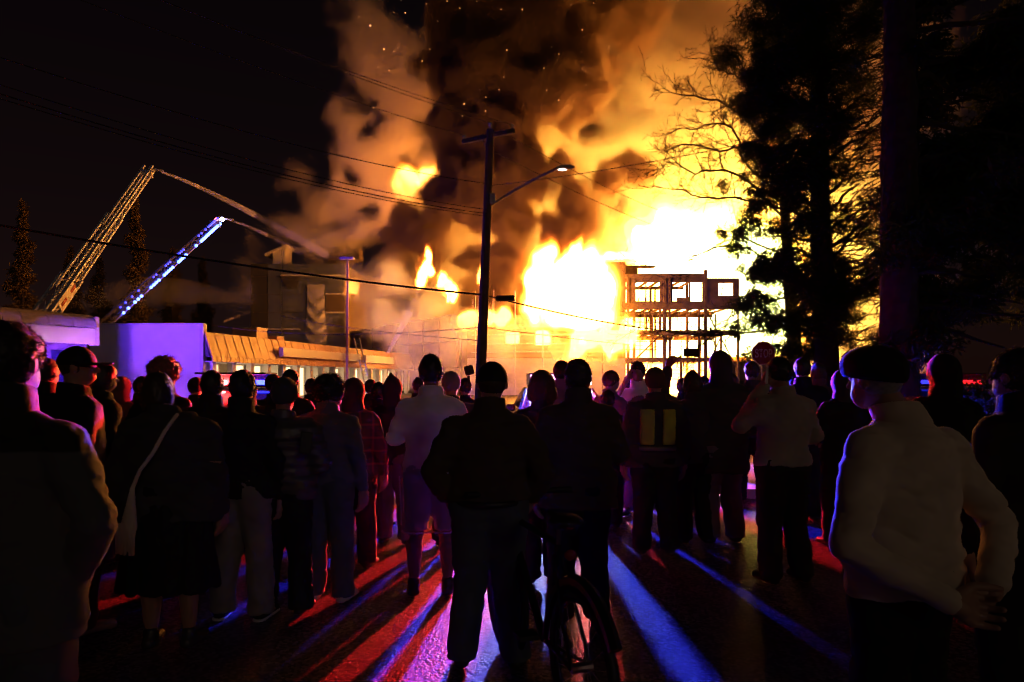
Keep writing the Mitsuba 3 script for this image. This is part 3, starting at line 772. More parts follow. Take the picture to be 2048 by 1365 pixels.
j0 = p1 + np.array([.9, .2, -.1])
jet(bezier(j0, at(420, 375, 66), at(655, 512, 74), 31), np.linspace(.09, .46, 31), 7.0, 'long white jet from the tip of the left ladder')
j0 = r1 + np.array([.7, .2, 0])
jet(bezier(j0, at(505, 452, 75), at(600, 505, 76.5), 25), np.linspace(.08, .34, 25), 6.0, 'shorter jet from the tip of the blue lit ladder')
jet(bezier(at(776, 706, 57), at(812, 640, 57.4), at(846, 575, 57.7), 25), np.linspace(.11, .45, 25), 4.0, 'jet rising from the ground toward the narrow flame')
jet(bezier(at(448, 644, 84), at(475, 632, 88), at(500, 624, 92), 13), np.linspace(.12, .3, 13), 1.5, 'short jet striking the foot of the wrapped block')
sp_ = bezier(at(70, 622, 64), at(300, 555, 72), at(505, 605, 88), 30)
jet(sp_, .15 + 1.5 * np.sin(np.linspace(.03, 3.1, 30)), .035, 'wide faint arc of spray above the low roofs at the left', (0, 1.0), (1,))


# ------------------------------------------------------------------ utility pole, wires, lamps, ladder, stop sign
up = thing('utility_pole', 'tall wooden utility pole with one cross arm and a lamp arm', 'utility pole')
pb, pt = at(958, 796, 25) * [1, 1, 0], at(981, 260, 25)
part(up, 'pole', tube([pb + (pt - pb) * t for t in np.linspace(0, 1, 9)], np.linspace(.2, .135, 9), 12), 'm_wood_pole', 50)
xl, xr = at(926, 284, 26.3), at(1028, 262, 24.9)
part(up, 'cross_arm', beam(xl, xr, .13, .16), 'm_wood_pole')
pm = pt * .97 + pb * .03
for q in (xl * .6 + xr * .4, xl * .42 + xr * .58):
    part(up, 'brace', beam(q + [0, 0, -.05], pt - [0, 0, .95], .04, .03), 'm_steel')
ins = [xl + (xr - xl) * .03, xl + (xr - xl) * .97, pt + [0, 0, .02]]
for q in ins:
    part(up, 'insulator', cat([tube([q + [0, 0, .05], q + [0, 0, .16]], [.035, .035], 8), tube([q + [0, 0, .14], q + [0, 0, .2], q + [0, 0, .25]], [.07, .075, .04], 8)]), 'm_sign_white')
l0, l1 = at(983, 410, 24.95), at(1113, 338, 23.6)
part(up, 'lamp_arm', tube(bezier(l0, (l0 + l1) / 2 + [0, 0, .12], l1, 10), .045, 8), 'm_steel', 40)
lh = part(up, 'lamp_head', tube([l1 - [.1, 0, .02], l1 + [.12, -.02, .03], l1 + [.45, -.06, .05], l1 + [.62, -.08, .03]], [.04, .08, .085, .04], 10), 'm_trim', 40)
part(lh, 'lens', ball(l1 + [.2, -.03, -.04], [.16, .07, .045], 2), 'm_lens', True, emitter=glow(7, 5.0, 4.0, .03), label='lit lamp glass')
part(up, 'junction_box', box(at(985, 398, 24.85), [.2, .2, .35]), 'm_steel')
wn_ = 0


def wire(p, q, sag, r, label, n=18):
    one('power_line', tube(curve(p, q, sag, n), r, 5), 'm_rubber', label, 'power line', 'overhead lines')


NL = np.array([-14.5, 9.5, 0])
for i, (q, z, sx, lab) in enumerate([(ins[0], 10.4, 0, 'upper line from the left to the near end of the cross arm'), (ins[2], 10.9, .5, 'topmost line from the left to the tip of the utility pole'), (ins[1], 10.5, 1.0, 'upper line from the left to the right end of the cross arm')]):
    wire(NL + [sx, 0, z], q + [0, 0, .22], .35, .010, lab)
for v, z, r, lab in ((368, 8.6, .013, 'highest of the four thin lines meeting the pole under the lamp arm'), (420, 8.2, .012, 'second of the four thin lines meeting the pole under the lamp arm'), (428, 8.0, .016, 'thickest of the four lines meeting the pole under the lamp arm'), (433, 7.9, .012, 'lowest of the four thin lines meeting the pole under the lamp arm')):
    wire(NL + [.3, 0, z], at(975, v, 24.9), .6, r, lab)
wire(at(-420, 372, 16), at(963, 590, 24.9), .25, .034, 'thick black cable crossing the whole left half to the pole')
wire(at(966, 590, 25), at(1460, 665, 52), .5, .03, 'thick black cable that runs on to the right of the pole')
one('splice_box', moved(rounded(-.35, .35, -.12, .12, -.1, .1, .03), at(1011, 596, 25.6) - [0, 0, .02], -.2), 'm_rubber', 'small dark splice case on the thick cable right of the pole', 'cable splice')
wire(at(978, 372, 25), at(2150, 130, 14), .3, .011, 'single line rising from the pole to the right')
wire(at(980, 300, 25), at(1620, 520, 60), 1.2, .012, 'line sloping down right from the upper pole toward the burnt frame')
wire(at(1024, 275, 25), at(1560, 470, 60), 1.2, .012, 'line sloping down right from the cross arm toward the burnt frame')
wire(at(965, 655, 25), at(395, 645, 46), .5, .014, 'lower line running left from the pole to the shop roof')
wire(at(964, 682, 25), at(560, 632, 55), .2, .014, 'lowest line running left from the pole before the mist')
wire(at(966, 655, 25), at(1500, 700, 58), .3, .014, 'low line running right from the pole before the timber frame')
lp = thing('light_pole', 'slim metal light pole before the grey wrapped block', 'lamp post')
q = at(694, 796, 60)
part(lp, 'pole', tube([q * [1, 1, 0], at(695.5, 522, 60)], [.13, .09], 8), 'm_roof_metal', 50)
part(lp, 'lamp_head', rounded(*sum([[c - s, c + s] for c, s in zip(at(694, 517, 60), (.62, .3, .1))], []), .04), 'm_trim')
ld = thing('leaning_ladder', 'portable ladder leaning on the low metal roof of the shops', 'ladder')
b0, b1 = at(741, 795, 63.0), at(713, 676, 63.5)
b0[2] = 0
for s in (-1, 1):
    part(ld, 'rail', beam(b0 + [s * .24, 0, 0], b1 + [s * .24, 0, 0], .07, .09), 'm_trim')
for i in range(17):
    q = b0 + (b1 - b0) * (i + .6) / 17.4
    part(ld, 'rung', beam(q - [.24, 0, 0], q + [.24, 0, 0], .05, .05), 'm_trim')
ss = thing('stop_sign', 'red octagonal STOP sign on a post beside the large evergreen', 'road sign')
c = at(1527, 707, 18.0)
oc = lambda r: np.array([[r * math.cos(math.pi / 8 + k * math.pi / 4), 0, r * math.sin(math.pi / 8 + k * math.pi / 4)] for k in range(8)])


def prism(poly, y0, y1):
    n = len(poly)
    v = np.vstack([poly + [0, y0, 0], poly + [0, y1, 0]])
    f = [[0, k, k + 1] for k in range(1, n - 1)] + [[n, n + k + 1, n + k] for k in range(1, n - 1)]
    f += [x for k in range(n) for x in ([k, k + n, (k + 1) % n], [(k + 1) % n, k + n, (k + 1) % n + n])]
    return v, np.array(f)


def shifted(m, d):
    return m[0] + np.array(d), m[1]


part(ss, 'border', shifted(prism(oc(.335), 0, .006), c), 'm_sign_white')
part(ss, 'face', shifted(prism(oc(.305), -.006, -.001), c), 'm_sign_red')
tx = meshkit.text_mesh('STOP', .215, .004, bold=True)
tv = np.array(tx.vertices)
tv[:, 0] = (tv[:, 0] - (tv[:, 0].min() + tv[:, 0].max()) / 2) * .46 / np.ptp(tv[:, 0])
tv[:, 1] -= .107
part(ss, 'lettering', (np.stack([tv[:, 0], -.007 - tv[:, 2], tv[:, 1]], 1) + c, np.array(tx.faces)), 'm_sign_white', label='white letters reading STOP')
part(ss, 'post', box([c[0], c[1] + .04, (c[2] + .33) / 2], [.06, .05, c[2] + .33]), 'm_steel')


# ------------------------------------------------------------------ trees
def leaves(centres, n, length, width, rng, flat=.5, droop=-.3):
    """n leaf sprays (two triangles each) spread through the ellipsoids (centre, radii)."""
    w = np.array([c[1][0] * c[1][2] * (c[2] if len(c) > 2 else 1) for c in centres]); w = w / w.sum()
    out_v = []
    for (c, *rest), k in zip(centres, (w * n).astype(int)):
        r = np.array(rest[0])
        d = rng.normal(size=(k, 3)); d /= np.linalg.norm(d, axis=1, keepdims=True)
        p = np.array(c) + d * r * (rng.random_sample((k, 1)) ** .45)
        # clumps: pull the sprays toward a few twigs inside the mass
        tw = np.array(c) + rng.normal(size=(max(4, k // 45), 3)) * r * .5
        near = tw[rng.randint(len(tw), size=k)]
        p = p * .72 + near * .28 + rng.normal(size=(k, 3)) * (r * .12 + .05)
        ax = d * [1, 1, flat] + [0, 0, droop] + rng.normal(size=(k, 3)) * .5
        ax /= np.linalg.norm(ax, axis=1, keepdims=True)
        sd_ = np.cross(ax, rng.normal(size=(k, 3))); sd_ /= np.linalg.norm(sd_, axis=1, keepdims=True) + 1e-9
        L = length * rng.uniform(.5, 1.3, (k, 1)); Wd = width * rng.uniform(.6, 1.3, (k, 1))
        out_v.append(np.stack([p - ax * L * .5, p + sd_ * Wd, p + ax * L * .5, p - sd_ * Wd], 1))
    v = np.vstack(out_v); k = len(v)
    b = np.arange(k)[:, None] * 4
    return v.reshape(-1, 3), np.vstack([b + [0, 1, 2], b + [0, 2, 3]])


def limb(p, q, r0, r1, rng, bend=.08, n=8):
    p, q = np.array(p), np.array(q)
    t = np.linspace(0, 1, n)[:, None]
    L = np.linalg.norm(q - p)
    w = rng.normal(size=(n, 3)) * bend * L * .25
    w[0] = w[-1] = 0
    return p * (1 - t) + q * t + w + np.array([0, 0, bend * L]) * (t * (1 - t)) * 2


rt = np.random.RandomState(21)
Yt = 21.0
k_ = Yt / FOC
et = thing('evergreen_tree', 'large ragged evergreen tree, black against the glow at the right', 'tree')
clumps = [(1600, 40, 85), (1545, 60, 42), (1660, 40, 80), (1560, 130, 60), (1630, 130, 85), (1525, 120, 28), (1700, 110, 45, .5), (1580, 215, 60), (1500, 215, 45), (1540, 250, 60), (1640, 240, 60), (1475, 205, 24), (1690, 230, 45, .35),
          (1600, 310, 75), (1530, 320, 52), (1500, 300, 30), (1570, 385, 60), (1500, 440, 44), (1530, 400, 38), (1640, 350, 50, .8), (1690, 330, 45, .3), (1735, 280, 40, .3), (1610, 450, 48), (1640, 520, 60), (1560, 530, 62), (1520, 545, 36), (1680, 450, 45, .5),
          (1590, 560, 60), (1510, 600, 32), (1540, 640, 55), (1600, 640, 60), (1655, 600, 60), (1700, 590, 55), (1740, 560, 45, .6), (1570, 700, 40), (1625, 700, 40, .8), (1680, 660, 35, .5), (1740, 480, 40, .35), (1740, 400, 40, .3), (1725, 170, 40, .4), (1740, 60, 45, .5),
          (1750, 680, 35, .5), (1495, 500, 26, .5), (1480, 660, 30, .5), (1600, -40, 110), (1680, -50, 80), (1560, -60, 60)]
cl = []
for q in clumps:
    r = q[2] * k_
    cl.append((at(q[0], q[1], Yt + rt.uniform(-1.2, 1.2)), (r, r * 1.1, r), (q[3] if len(q) > 3 else 1.0)))
def frayed(cl, rng, n=9):
    return [(c + rng.normal(size=3) * np.array(r) * .58, tuple(np.array(r) * rng.uniform(.22, .5)), *w) for c, r, *w in cl for _ in range(n)] + [(c, tuple(np.array(r) * .8), *[q * 1.2 for q in (w or [1.0])]) for c, r, *w in cl]


cl = frayed(cl, rt)
part(et, 'crown', leaves(cl, 150000, .24, .015, rt, .25, -.5), 'm_leaf', kind='stuff')
tb = at(1655, 836, Yt) * [1, 1, 0]
tr = [tb, at(1652, 700, Yt), at(1645, 540, Yt), at(1640, 400, Yt), at(1640, 200, Yt), at(1630, 0, Yt), at(1625, -180, Yt)]
part(et, 'trunk', tube(tr, [.42, .36, .32, .27, .22, .16, .08], 10), 'm_bark', 60)
for i in range(44):
    v = -100 + i * 17 + rt.uniform(-8, 8)
    s = 1 if i % 2 else -1
    p = at(1643, v + 40, Yt)
    Lm = (95 + rt.uniform(-20, 35)) * (1 if s > 0 else .95)
    q = at(1643 + s * Lm, v + (-25 if s > 0 else 10) + rt.uniform(-25, 25), Yt + rt.uniform(-2, 2))
    pts = limb(p, q, 0, 0, rt, .06)
    part(et, 'limb', tube(pts, np.linspace(.075, .018, 8), 5), 'm_bark')
tw = []
for i in range(420):
    u, v = rt.uniform(1655, 1765), rt.uniform(-20, 715)
    p = at(u, v, Yt + rt.uniform(-1, 1))
    a = rt.uniform(-.2, .9)
    L = rt.uniform(.3, 1.1)
    q = p + L * np.array([math.cos(a), rt.uniform(-.3, .3), math.sin(a)])
    tw.append(tube([p, (p + q) / 2 + rt.normal(size=3) * .05, q], [.022, .017, .010], 4, False))
part(et, 'twigs', cat(tw), 'm_bark', kind='stuff')
# second evergreen with the dark straight trunk
Y2 = 12.5
k2_ = Y2 / FOC
dt = thing('evergreen_tree', 'dark evergreen with a thick straight trunk filling the right edge', 'tree')
trunk_pts = curve(at(1797, 935, Y2) * [1, 1, 0], at(1802, -700, Y2), 0, 90)
tv, tf = tube(trunk_pts, np.linspace(.36, .19, 90), 30)
ang = np.arctan2(tv[:, 1] - Y2, tv[:, 0] - 7.1)
tv[:, :2] += (np.stack([np.cos(ang), np.sin(ang)], 1) * (.10 * (np.abs(meshkit.fbm(np.stack([np.cos(ang) * 3, np.sin(ang) * 3, tv[:, 2] * .9], 1), 3, 5) - .5) * 2 - .3))[:, None])
part(dt, 'trunk', (tv, tf), 'm_bark', 50)
cl = []
for i in range(56):
    u, v = rt.uniform(1840, 2330), rt.uniform(-420, 720)
    r = rt.uniform(60, 120) * k2_
    cl.append((at(u, v, Y2 + rt.uniform(-.5, 3.5)), (r, r, r * .75)))
for i in range(40):
    u, v = rt.uniform(1805, 1870), rt.uniform(-420, 640)
    r = rt.uniform(30, 60) * k2_
    cl.append((at(u, v, Y2 + rt.uniform(.2, 2)), (r, r, r * .7)))
cl = frayed(cl, rt)
part(dt, 'crown', leaves(cl, 110000, .28, .026, rt, .25, -.6), 'm_leaf', kind='stuff')
for i in range(34):
    v = -350 + i * 30
    p = at(1798, v, Y2)
    q = at(1798 + rt.uniform(120, 380), v + rt.uniform(-70, 60), Y2 + rt.uniform(-.5, 3))
    part(dt, 'limb', tube(limb(p, q, 0, 0, rt, .05), np.linspace(.07, .015, 8), 5), 'm_bark')
# bare tree
Yb = 26.0
kb = Yb / FOC
bt = thing('bare_tree', 'leafless tree reaching thin branches left across the glow', 'tree')
part(bt, 'trunk', tube([at(1592, 821, Yb) * [1, 1, 0], at(1590, 700, Yb), at(1578, 560, Yb), at(1570, 420, Yb), at(1560, 260, Yb), at(1545, 130, Yb)], [.3, .26, .22, .17, .11, .04], 10), 'm_bark', 60)
mains = [[(1572, 440), (1500, 360), (1440, 335), (1390, 350), (1345, 322), (1318, 340)], [(1568, 400), (1490, 330), (1460, 250), (1425, 245), (1385, 262), (1352, 258)], [(1562, 330), (1500, 245), (1465, 215), (1420, 200), (1360, 190), (1328, 178)],
         [(1558, 260), (1500, 170), (1470, 150), (1440, 140), (1420, 112)], [(1575, 500), (1545, 505), (1500, 480), (1478, 470), (1440, 488), (1380, 520), (1335, 545)], [(1576, 520), (1530, 520), (1490, 495), (1450, 492), (1400, 505), (1340, 530), (1300, 532)],
         [(1570, 420), (1500, 400), (1440, 395), (1400, 400), (1360, 378), (1310, 372)], [(1580, 620), (1530, 640), (1480, 640), (1440, 655), (1400, 690), (1380, 720)], [(1582, 650), (1500, 665), (1440, 670), (1400, 672), (1360, 665), (1300, 660), (1262, 650)],
         [(1580, 600), (1500, 610), (1450, 640), (1420, 670)], [(1560, 300), (1480, 290), (1430, 300), (1370, 290), (1340, 300)], [(1560, 240), (1510, 200), (1480, 130), (1465, 110)]]
twigs = []


def grow(p, d, L, r, depth):
    pts = [p]
    n = 5
    for i in range(n):
        d = d + rt.normal(size=3) * .16 + np.array([-.01, 0, .03]); d = d / np.linalg.norm(d)
        pts.append(pts[-1] + d * L / n)
    twigs.append(tube(pts, np.linspace(r, max(r * .45, .007), n + 1), 4, False))
    if depth:
        for j in range(3):
            i = rt.randint(1, n)
            e = d + rt.normal(size=3) * [.7, .6, .7]; e /= np.linalg.norm(e)
            grow(pts[i], e, L * rt.uniform(.45, .7), r * .55, depth - 1)


for mline in mains:
    yo = rt.uniform(-1.2, 1.2)
    pts = np.array([at(u + (rt.uniform(-4, 4) if i else 0), v, Yb + yo * i / 4) for i, (u, v) in enumerate(mline)])
    tt = np.linspace(0, len(pts) - 1, 14)
    fine = np.stack([np.interp(tt, np.arange(len(pts)), pts[:, j]) for j in range(3)], 1)
    fine[1:-1] += rt.normal(size=(12, 3)) * .04
    rr = np.linspace(.052, .010, 14)
    part(bt, 'branch', tube(fine, rr, 6), 'm_bark')
    for i in range(4, 14):
        for q in range(2):
            d = fine[i] - fine[i - 1]; d /= np.linalg.norm(d)
            e = d + rt.normal(size=3) * [.6, .5, .75]; e /= np.linalg.norm(e)
            grow(fine[i], e, rt.uniform(.45, 1.25), max(.011, rr[i] * .55), 2)
part(bt, 'twigs', cat(twigs), 'm_bark', kind='stuff')
# far conifers at the left
for i, (u, v0, Y, wpx, lab) in enumerate([(45, 405, 92, 60, 'faint far conifer at the left edge of the picture'), (272, 392, 98, 62, 'tall far conifer behind the left ladder'), (140, 500, 104, 60, 'lower far conifer left of the pale ladder'),
                                          (345, 500, 104, 55, 'far conifer below the blue lit ladder'), (405, 520, 112, 42, 'small far conifer beside the wrapped block'), (-60, 380, 96, 70, 'far conifer partly outside the left edge'), (200, 520, 112, 60, 'far conifer between the two ladders, lower than its neighbours')]):
    t = thing('far_conifer', lab, 'tree', 'far conifers at the left')
    top, foot = at(u, v0, Y), at(u, v0, Y) * [1, 1, 0]
    part(t, 'trunk', tube([foot, top], [.45, .05], 7), 'm_bark', 60)
    cl = []
    for j in range(26):
        s = (j + .5) / 26
        c = foot + (top - foot) * (1 - s * .92)
        r = wpx * Y / FOC * (s ** .8) * rt.uniform(.5, .85)
        a = rt.uniform(0, 6.28)
        cl.append((c + np.array([math.cos(a), math.sin(a), 0]) * r * .5, (r * .7 + .3, r * .7 + .3, 1.0)))
    part(t, 'crown', leaves(cl, 13000, .75, .10, rt, .3, -.5), 'm_leaf_warm', kind='stuff')
# shrubs at the right
for i, (u, v, Y, r, lab) in enumerate([(1962, 850, 10.5, 42, 'leafy shrub lit violet between the hooded person and the right edge'), (1975, 905, 10.0, 34, 'low shrub under the violet lit one'), (1938, 800, 12, 40, 'taller shrub behind the violet lit one')]):
    c = at(u, v, Y); rr = r * Y / FOC
    s = thing('shrub', lab, 'shrub', 'shrubs at the right')
    part(s, 'foliage', leaves([(c + rt.normal(size=3) * rr * .4, (rr * .6, rr * .6, rr * .7)) for _ in range(7)], 1500, .09, .03, rt, 1, .2), 'm_leaf')
    part(s, 'stems', cat([tube([c * [1, 1, 0] + [rt.uniform(-.1, .1), 0, .1], c + rt.normal(size=3) * rr * .3], [.02, .008], 5) for _ in range(7)]), 'm_bark')
# embers in the smoke
em = []
for i in range(85):
    u, v = rt.uniform(660, 1260), rt.uniform(-20, 250) ** 1.0
    em.append(ball(at(u, v, rt.uniform(60, 76)), rt.choice([.035, .045, .06, .085], p=[.45, .3, .2, .05]), 1))
one('embers', cat(em), 'm_clear', 'orange sparks flying in the dark smoke', 'sparks', kind='stuff', emitter=glow(2.2, .75, .2, .01))


# ------------------------------------------------------------------ people: one continuous body each, with clothing and hair as parts
def mirror(p, s):
    return np.array([p[0] * s, p[1], p[2]])


POSES = {'hang': ((.142, -.012, .640), (.150, .030, .495)), 'pockets': ((.165, -.045, .645), (.115, .045, .520)), 'crossed': ((.155, .02, .655), (-.02, .115, .690)),
         'front': ((.15, .0, .645), (.05, .115, .60)), 'raise': ((.17, .11, .79), (.10, .17, .93)), 'ear': ((.175, .045, .70), (.072, .035, .875)), 'behind': ((.175, -.065, .640), (.035, -.125, .505)),
         'high': ((.16, .08, .86), (.11, .12, 1.02)), 'hip': ((.19, -.05, .65), (.12, .01, .54)), 'phone': ((.15, .03, .65), (.05, .16, .74))}


def hand_mesh(w, d, palm_n, curl, spread, s, H, side):
    """A hand at the wrist w that points along d: palm, four jointed fingers of different length and a thumb from the side of the palm."""
    d = np.array(d) / np.linalg.norm(d)
    nrm = np.array(palm_n, float); nrm -= d * (nrm @ d); nrm /= np.linalg.norm(nrm)
    lat = np.cross(d, nrm) * side
    L = H * .104 * s
    pr = []
    pal = [(w - d * L * .12, w + d * L * .18, L * .16, L * .19)]
    for i, o in enumerate((-.30, -.1, .1, .30)):
        k = w + d * L * (.50 - .03 * abs(i - 1.3)) + lat * o * L * .82
        pal.append((w + d * L * .1 + lat * o * L * .4, k, L * .135, L * .098))
        ln = L * (.40, .47, .50, .43)[i] * 1.02
        if side < 0:
            pass
        a = k
        dirv = d + lat * spread * o
        ang = 0
        segs = (.45, .32, .26)
        for j, sg in enumerate(segs):
            ang += curl * (.55, .8, .5)[j] * (1 + .12 * (i - 1.5))
            dv = (dirv / np.linalg.norm(dirv)) * math.cos(ang) + nrm * math.sin(ang)
            b = a + dv * ln * sg
            pr.append((a, b, L * (.082, .074, .066)[j], L * (.074, .066, .056)[j]))
            a = b
    t0 = w + d * L * .14 + lat * L * .2
    t1 = t0 + (d * .55 + lat * .62 + nrm * .35) * L * .34
    t2 = t1 + (d * .82 + lat * .18 + nrm * (.2 + .3 * curl)) * L * .26
    t3 = t2 + (d * .85 + nrm * (.2 + .45 * curl)) * L * .2
    pr += [(t0, t1, L * .12, L * .094), (t1, t2, L * .09, L * .08), (t2, t3, L * .08, L * .062)]
    pts = np.array([q for a in pr + pal for q in a[:2]])
    lo, hi = pts.min(0) - .03, pts.max(0) + .03

    def fn(P):
        f = np.full(len(P), 9.)
        for a in pal:
            f = smin(f, cone(P, *a), .012)
        for a in pr:
            f = np.minimum(f, cone(P, *a)) if a is not pr[-3] else smin(f, cone(P, *a), .012)
        return f
    return field(fn, lo, hi, .0048)


def person(u, v, Y, label, face=0, pose=('hang', 'hang'), b=1.0, belly=1.0, top=None, legs=None, hair=('short', 'hair_black'), skin='skin_pale', shoes='m_leather', stance=(.0, .0), head=(0, 0, 0), lean=0.0,
           hem=.47, collar=None, shorts=None, bare=False, seed=1, res=None, puffer=False, hat_h=.012, sole=False, sleeves=True, elbows=None, vest=None, hands=(True, True), fold=1.0, yaw_head=0, group=None, base='person', hand_dir=None):
    H = EYE + (HOR - v) / FOC * Y - hat_h
    X = (u - 1024) / FOC * Y
    h = res or (.014 if Y < 4.6 else .018 if Y < 7 else .023)
    k = thing(base, label, 'person', group)
    ca, sa = math.cos(math.radians(face)), math.sin(math.radians(face))
    M = np.array([[ca, sa, 0], [-sa, ca, 0], [0, 0, 1]])
    place = lambda m: (m[0] @ M + [X, Y, 0], m[1])
    U = H
    J = {}
    for i, s in enumerate((-1, 1)):
        el, wr = POSES[pose[i]]
        if elbows and elbows[i]:
            el, wr = elbows[i]
        J[s] = [np.array([s * .102 * (.55 + .45 * b), -.008 - lean * .02, .776]) * U, np.array([s * (el[0] + .055 * (b - 1)), el[1], el[2]]) * U, np.array([s * (wr[0] + (.05 * (b - 1) if wr[0] > .09 else 0)), wr[1], wr[2]]) * U]
    hd = np.array(head) * U
    flat = np.array([1, 1 / .70, 1])

    def torso(P, e, zlo):
        Q = P * flat
        f = cone(Q, np.array([-.045, 0, .735]) * U, np.array([.045, 0, .735]) * U, (.078 + .02 * (b - 1)) * U + e, (.078 + .02 * (b - 1)) * U + e)
        f = smin(f, cone(Q, np.array([0, .0, .71]) * U, np.array([0, .012 * belly, .60]) * U, .098 * b * U + e, .092 * b * belly * U + e), .03)
        f = smin(f, cone(Q, np.array([-.03 * b, 0, .535]) * U, np.array([.03 * b, 0, .535]) * U, .080 * b * U + e, .080 * b * U + e), .04)
        if zlo < .5:
            f = smin(f, cone(Q, np.array([-.03 * b, 0, .53]) * U, np.array([-.03 * b, 0, zlo - .05]) * U, .082 * b * U + e, .088 * b * U + e), .03)
            f = smin(f, cone(Q, np.array([.03 * b, 0, .53]) * U, np.array([.03 * b, 0, zlo - .05]) * U, .082 * b * U + e, .088 * b * U + e), .03)
        f = smin(f, cone(P, np.array([-.080 * (.5 + .5 * b), -.005, .780]) * U, np.array([.080 * (.5 + .5 * b), -.005, .780]) * U, .038 * U + e * .8, .038 * U + e * .8), .05)
        f = smin(f, cone(P, np.array([0, -.008, .775]) * U, np.array([0, -.004, .86]) * U + hd * .4, .080 * U + e * .6, .034 * U + e * .4), .05)
        return f

    def arms(P, e, f, tip=1.0, kk=.03):
        for s in (-1, 1):
            a, m, w = J[s]
            w2 = m + (w - m) * tip
            f = smin(f, cone(P, a, m, .039 * U * (.6 + .4 * b) + e, .031 * U * (.6 + .4 * b) + e), kk)
            f = smin(f, cone(P, m, w2, .031 * U * (.6 + .4 * b) + e, .024 * U + e), .015)
        return f

    def leg(P, e, zlo, f, flare=0.0, bmul=1.0):
        for i, s in enumerate((-1, 1)):
            o = stance[i]
            a = np.array([s * .052 * bmul, 0, .50]) * U; kn = np.array([s * (.056 + .3 * o) , .012 + .10 * abs(o), .275]) * U; an = np.array([s * (.058 + o), -.012, .045]) * U
            f = smin(f, cone(P, a, kn, .058 * U * (.5 + .5 * b) * bmul + e, .038 * U * (.6 + .4 * b) + e), .02)
            f = smin(f, cone(P, kn, an, .038 * U * (.6 + .4 * b) + e, .026 * U + e + flare), .02)
        return f

    yr = math.radians(yaw_head)
    HM = np.array([[math.cos(yr), math.sin(yr), 0], [-math.sin(yr), math.cos(yr), 0], [0, 0, 1]])
    hc = np.array([0, .008, .928]) * U + hd

    def headspace(P):
        return (P - hc) @ HM.T / U

    def skull(P, g=0.0):
        Q = headspace(P)
        return Q, egg(Q, [0, -.004, .012], [.0435 + g, .054 + g, .058 + g]) * U

    def bodyf(P):
        f = torso(P, -.012 * U, .6)
        f = arms(P, -.008 * U, f)
        for i, s in enumerate((-1, 1)):
            f = smin(f, cone(P, J[s][2] * 1.0, J[s][2] + (J[s][2] - J[s][1]) * .12, .02 * U, .019 * U), .01)
        f = leg(P, -.007 * U, 0, f)
        for i, s in enumerate((-1, 1)):
            an = np.array([s * (.058 + stance[i]), -.012, .045]) * U
            f = smin(f, cone(P, an + np.array([0, -.012 * U, -.028 * U]), an + np.array([s * .008, .085, -.03]) * U, .018 * U, .013 * U), .015)
            if shorts or legs == 'skirt':
                f = smin(f, cone(P, an + np.array([0, -.008, .16]) * U, an + np.array([0, -.002, .06]) * U, .034 * U, .021 * U), .03)
        f = smin(f, cone(P, np.array([0, -.006, .83]) * U, hc + np.array([0, -.012, -.02]) * U, .031 * U, .031 * U), .02)
        Q, g = skull(P)
        g = smin(g, egg(Q, [0, .018, -.030], [.032, .036, .036]) * U, .02)
        g = smin(g, cone(Q, [0, .050, .004], [0, .062, -.014], .006, .0085) * U, .006)
        g = smin(g, egg(Q, [0, .050, -.037], [.014, .008, .006]) * U, .004)
        for s in (-1, 1):
            g = np.maximum(g, -(egg(Q, [s * .018, .056, .004], [.011, .010, .007]) * U))
            g = np.minimum(g, egg(Q, [s * .018, .0445, .004], [.008, .008, .007]) * U)
            g = smin(g, cone(Q, [s * .010, .049, .015], [s * .027, .043, .014], .005, .004) * U, .006)
            g = smin(g, egg(Q, [s * .046, -.006, -.004], [.007, .013, .019]) * U, .004)
        return smin(f, g, .02)

    body = [field(bodyf, np.array([-.27 - .08 * b, -.2, -.01]) * U, np.array([.27 + .08 * b, .25, 1.04]) * U + np.maximum(hd, 0), h)]
    for i, s in enumerate((-1, 1)):
        if hands[i] and pose[i] != 'pockets':
            m_, w_ = J[s][1], J[s][2]
            d_ = (w_ - m_) / np.linalg.norm(w_ - m_)
            if pose[i] == 'hang':
                d_ = np.array([0, .12, -1.])
            nr = np.array([-s, .25, 0.]) if abs(d_[2]) > .6 else np.array([0, .3, -1.]) if pose[i] not in ('raise', 'high') else np.array([-s, 0, 0.])
            if hand_dir and i in hand_dir:
                d_, nr = (np.array(q) for q in hand_dir[i])
                d_ = d_ / np.linalg.norm(d_)
            body.append(hand_mesh(w_ + d_ * .012 * U, d_, nr, .8 if hand_dir else .55 if pose[i] in ('hang', 'behind') else 1.0, .15 if hand_dir else .5, 1.0, U, s))
    part(k, 'body', place(cat(body)), skin, True)

    # top
    if top:
        ztop = .845 if collar is None else collar

        def topf(P):
            f = torso(P, .008 * U * fold, hem)
            if sleeves:
                f = arms(P, .004 * U * fold, f, .98 if sleeves is True else sleeves)
            f = np.maximum(f, hem * U - P[:, 2] + .004 * np.sin(P[:, 0] * 22 + seed))
            f = np.maximum(f, np.where(P[:, 2] > ztop * U, (P[:, 2] - ztop * U), -9))
            if not sleeves:
                f = np.maximum(f, np.abs(P[:, 0]) - .125 * U * b)
            if puffer:
                f = f - .017 * U * np.abs(np.sin(P[:, 2] / U * math.pi / .037)) ** .6
            return f
        ext = max(abs(q[0]) for s in J for q in J[s]) + .07 * U
        zt = max(ztop * U, max(q[2] for s in J for q in J[s]) + .05 * U)

        def topf2(P):
            f = topf(P)
            if not sleeves:
                return f
            # raised arms stay clothed above the collar line
            g = np.full(len(P), 9.)
            g = arms(P, .004 * U, g, .98 if sleeves is True else sleeves)
            return np.minimum(f, g)
        m = field(topf2, [-ext, -.22 * U * max(b, 1), hem * U - .03], [ext, .24 * U * max(b, 1), zt + .03], h)
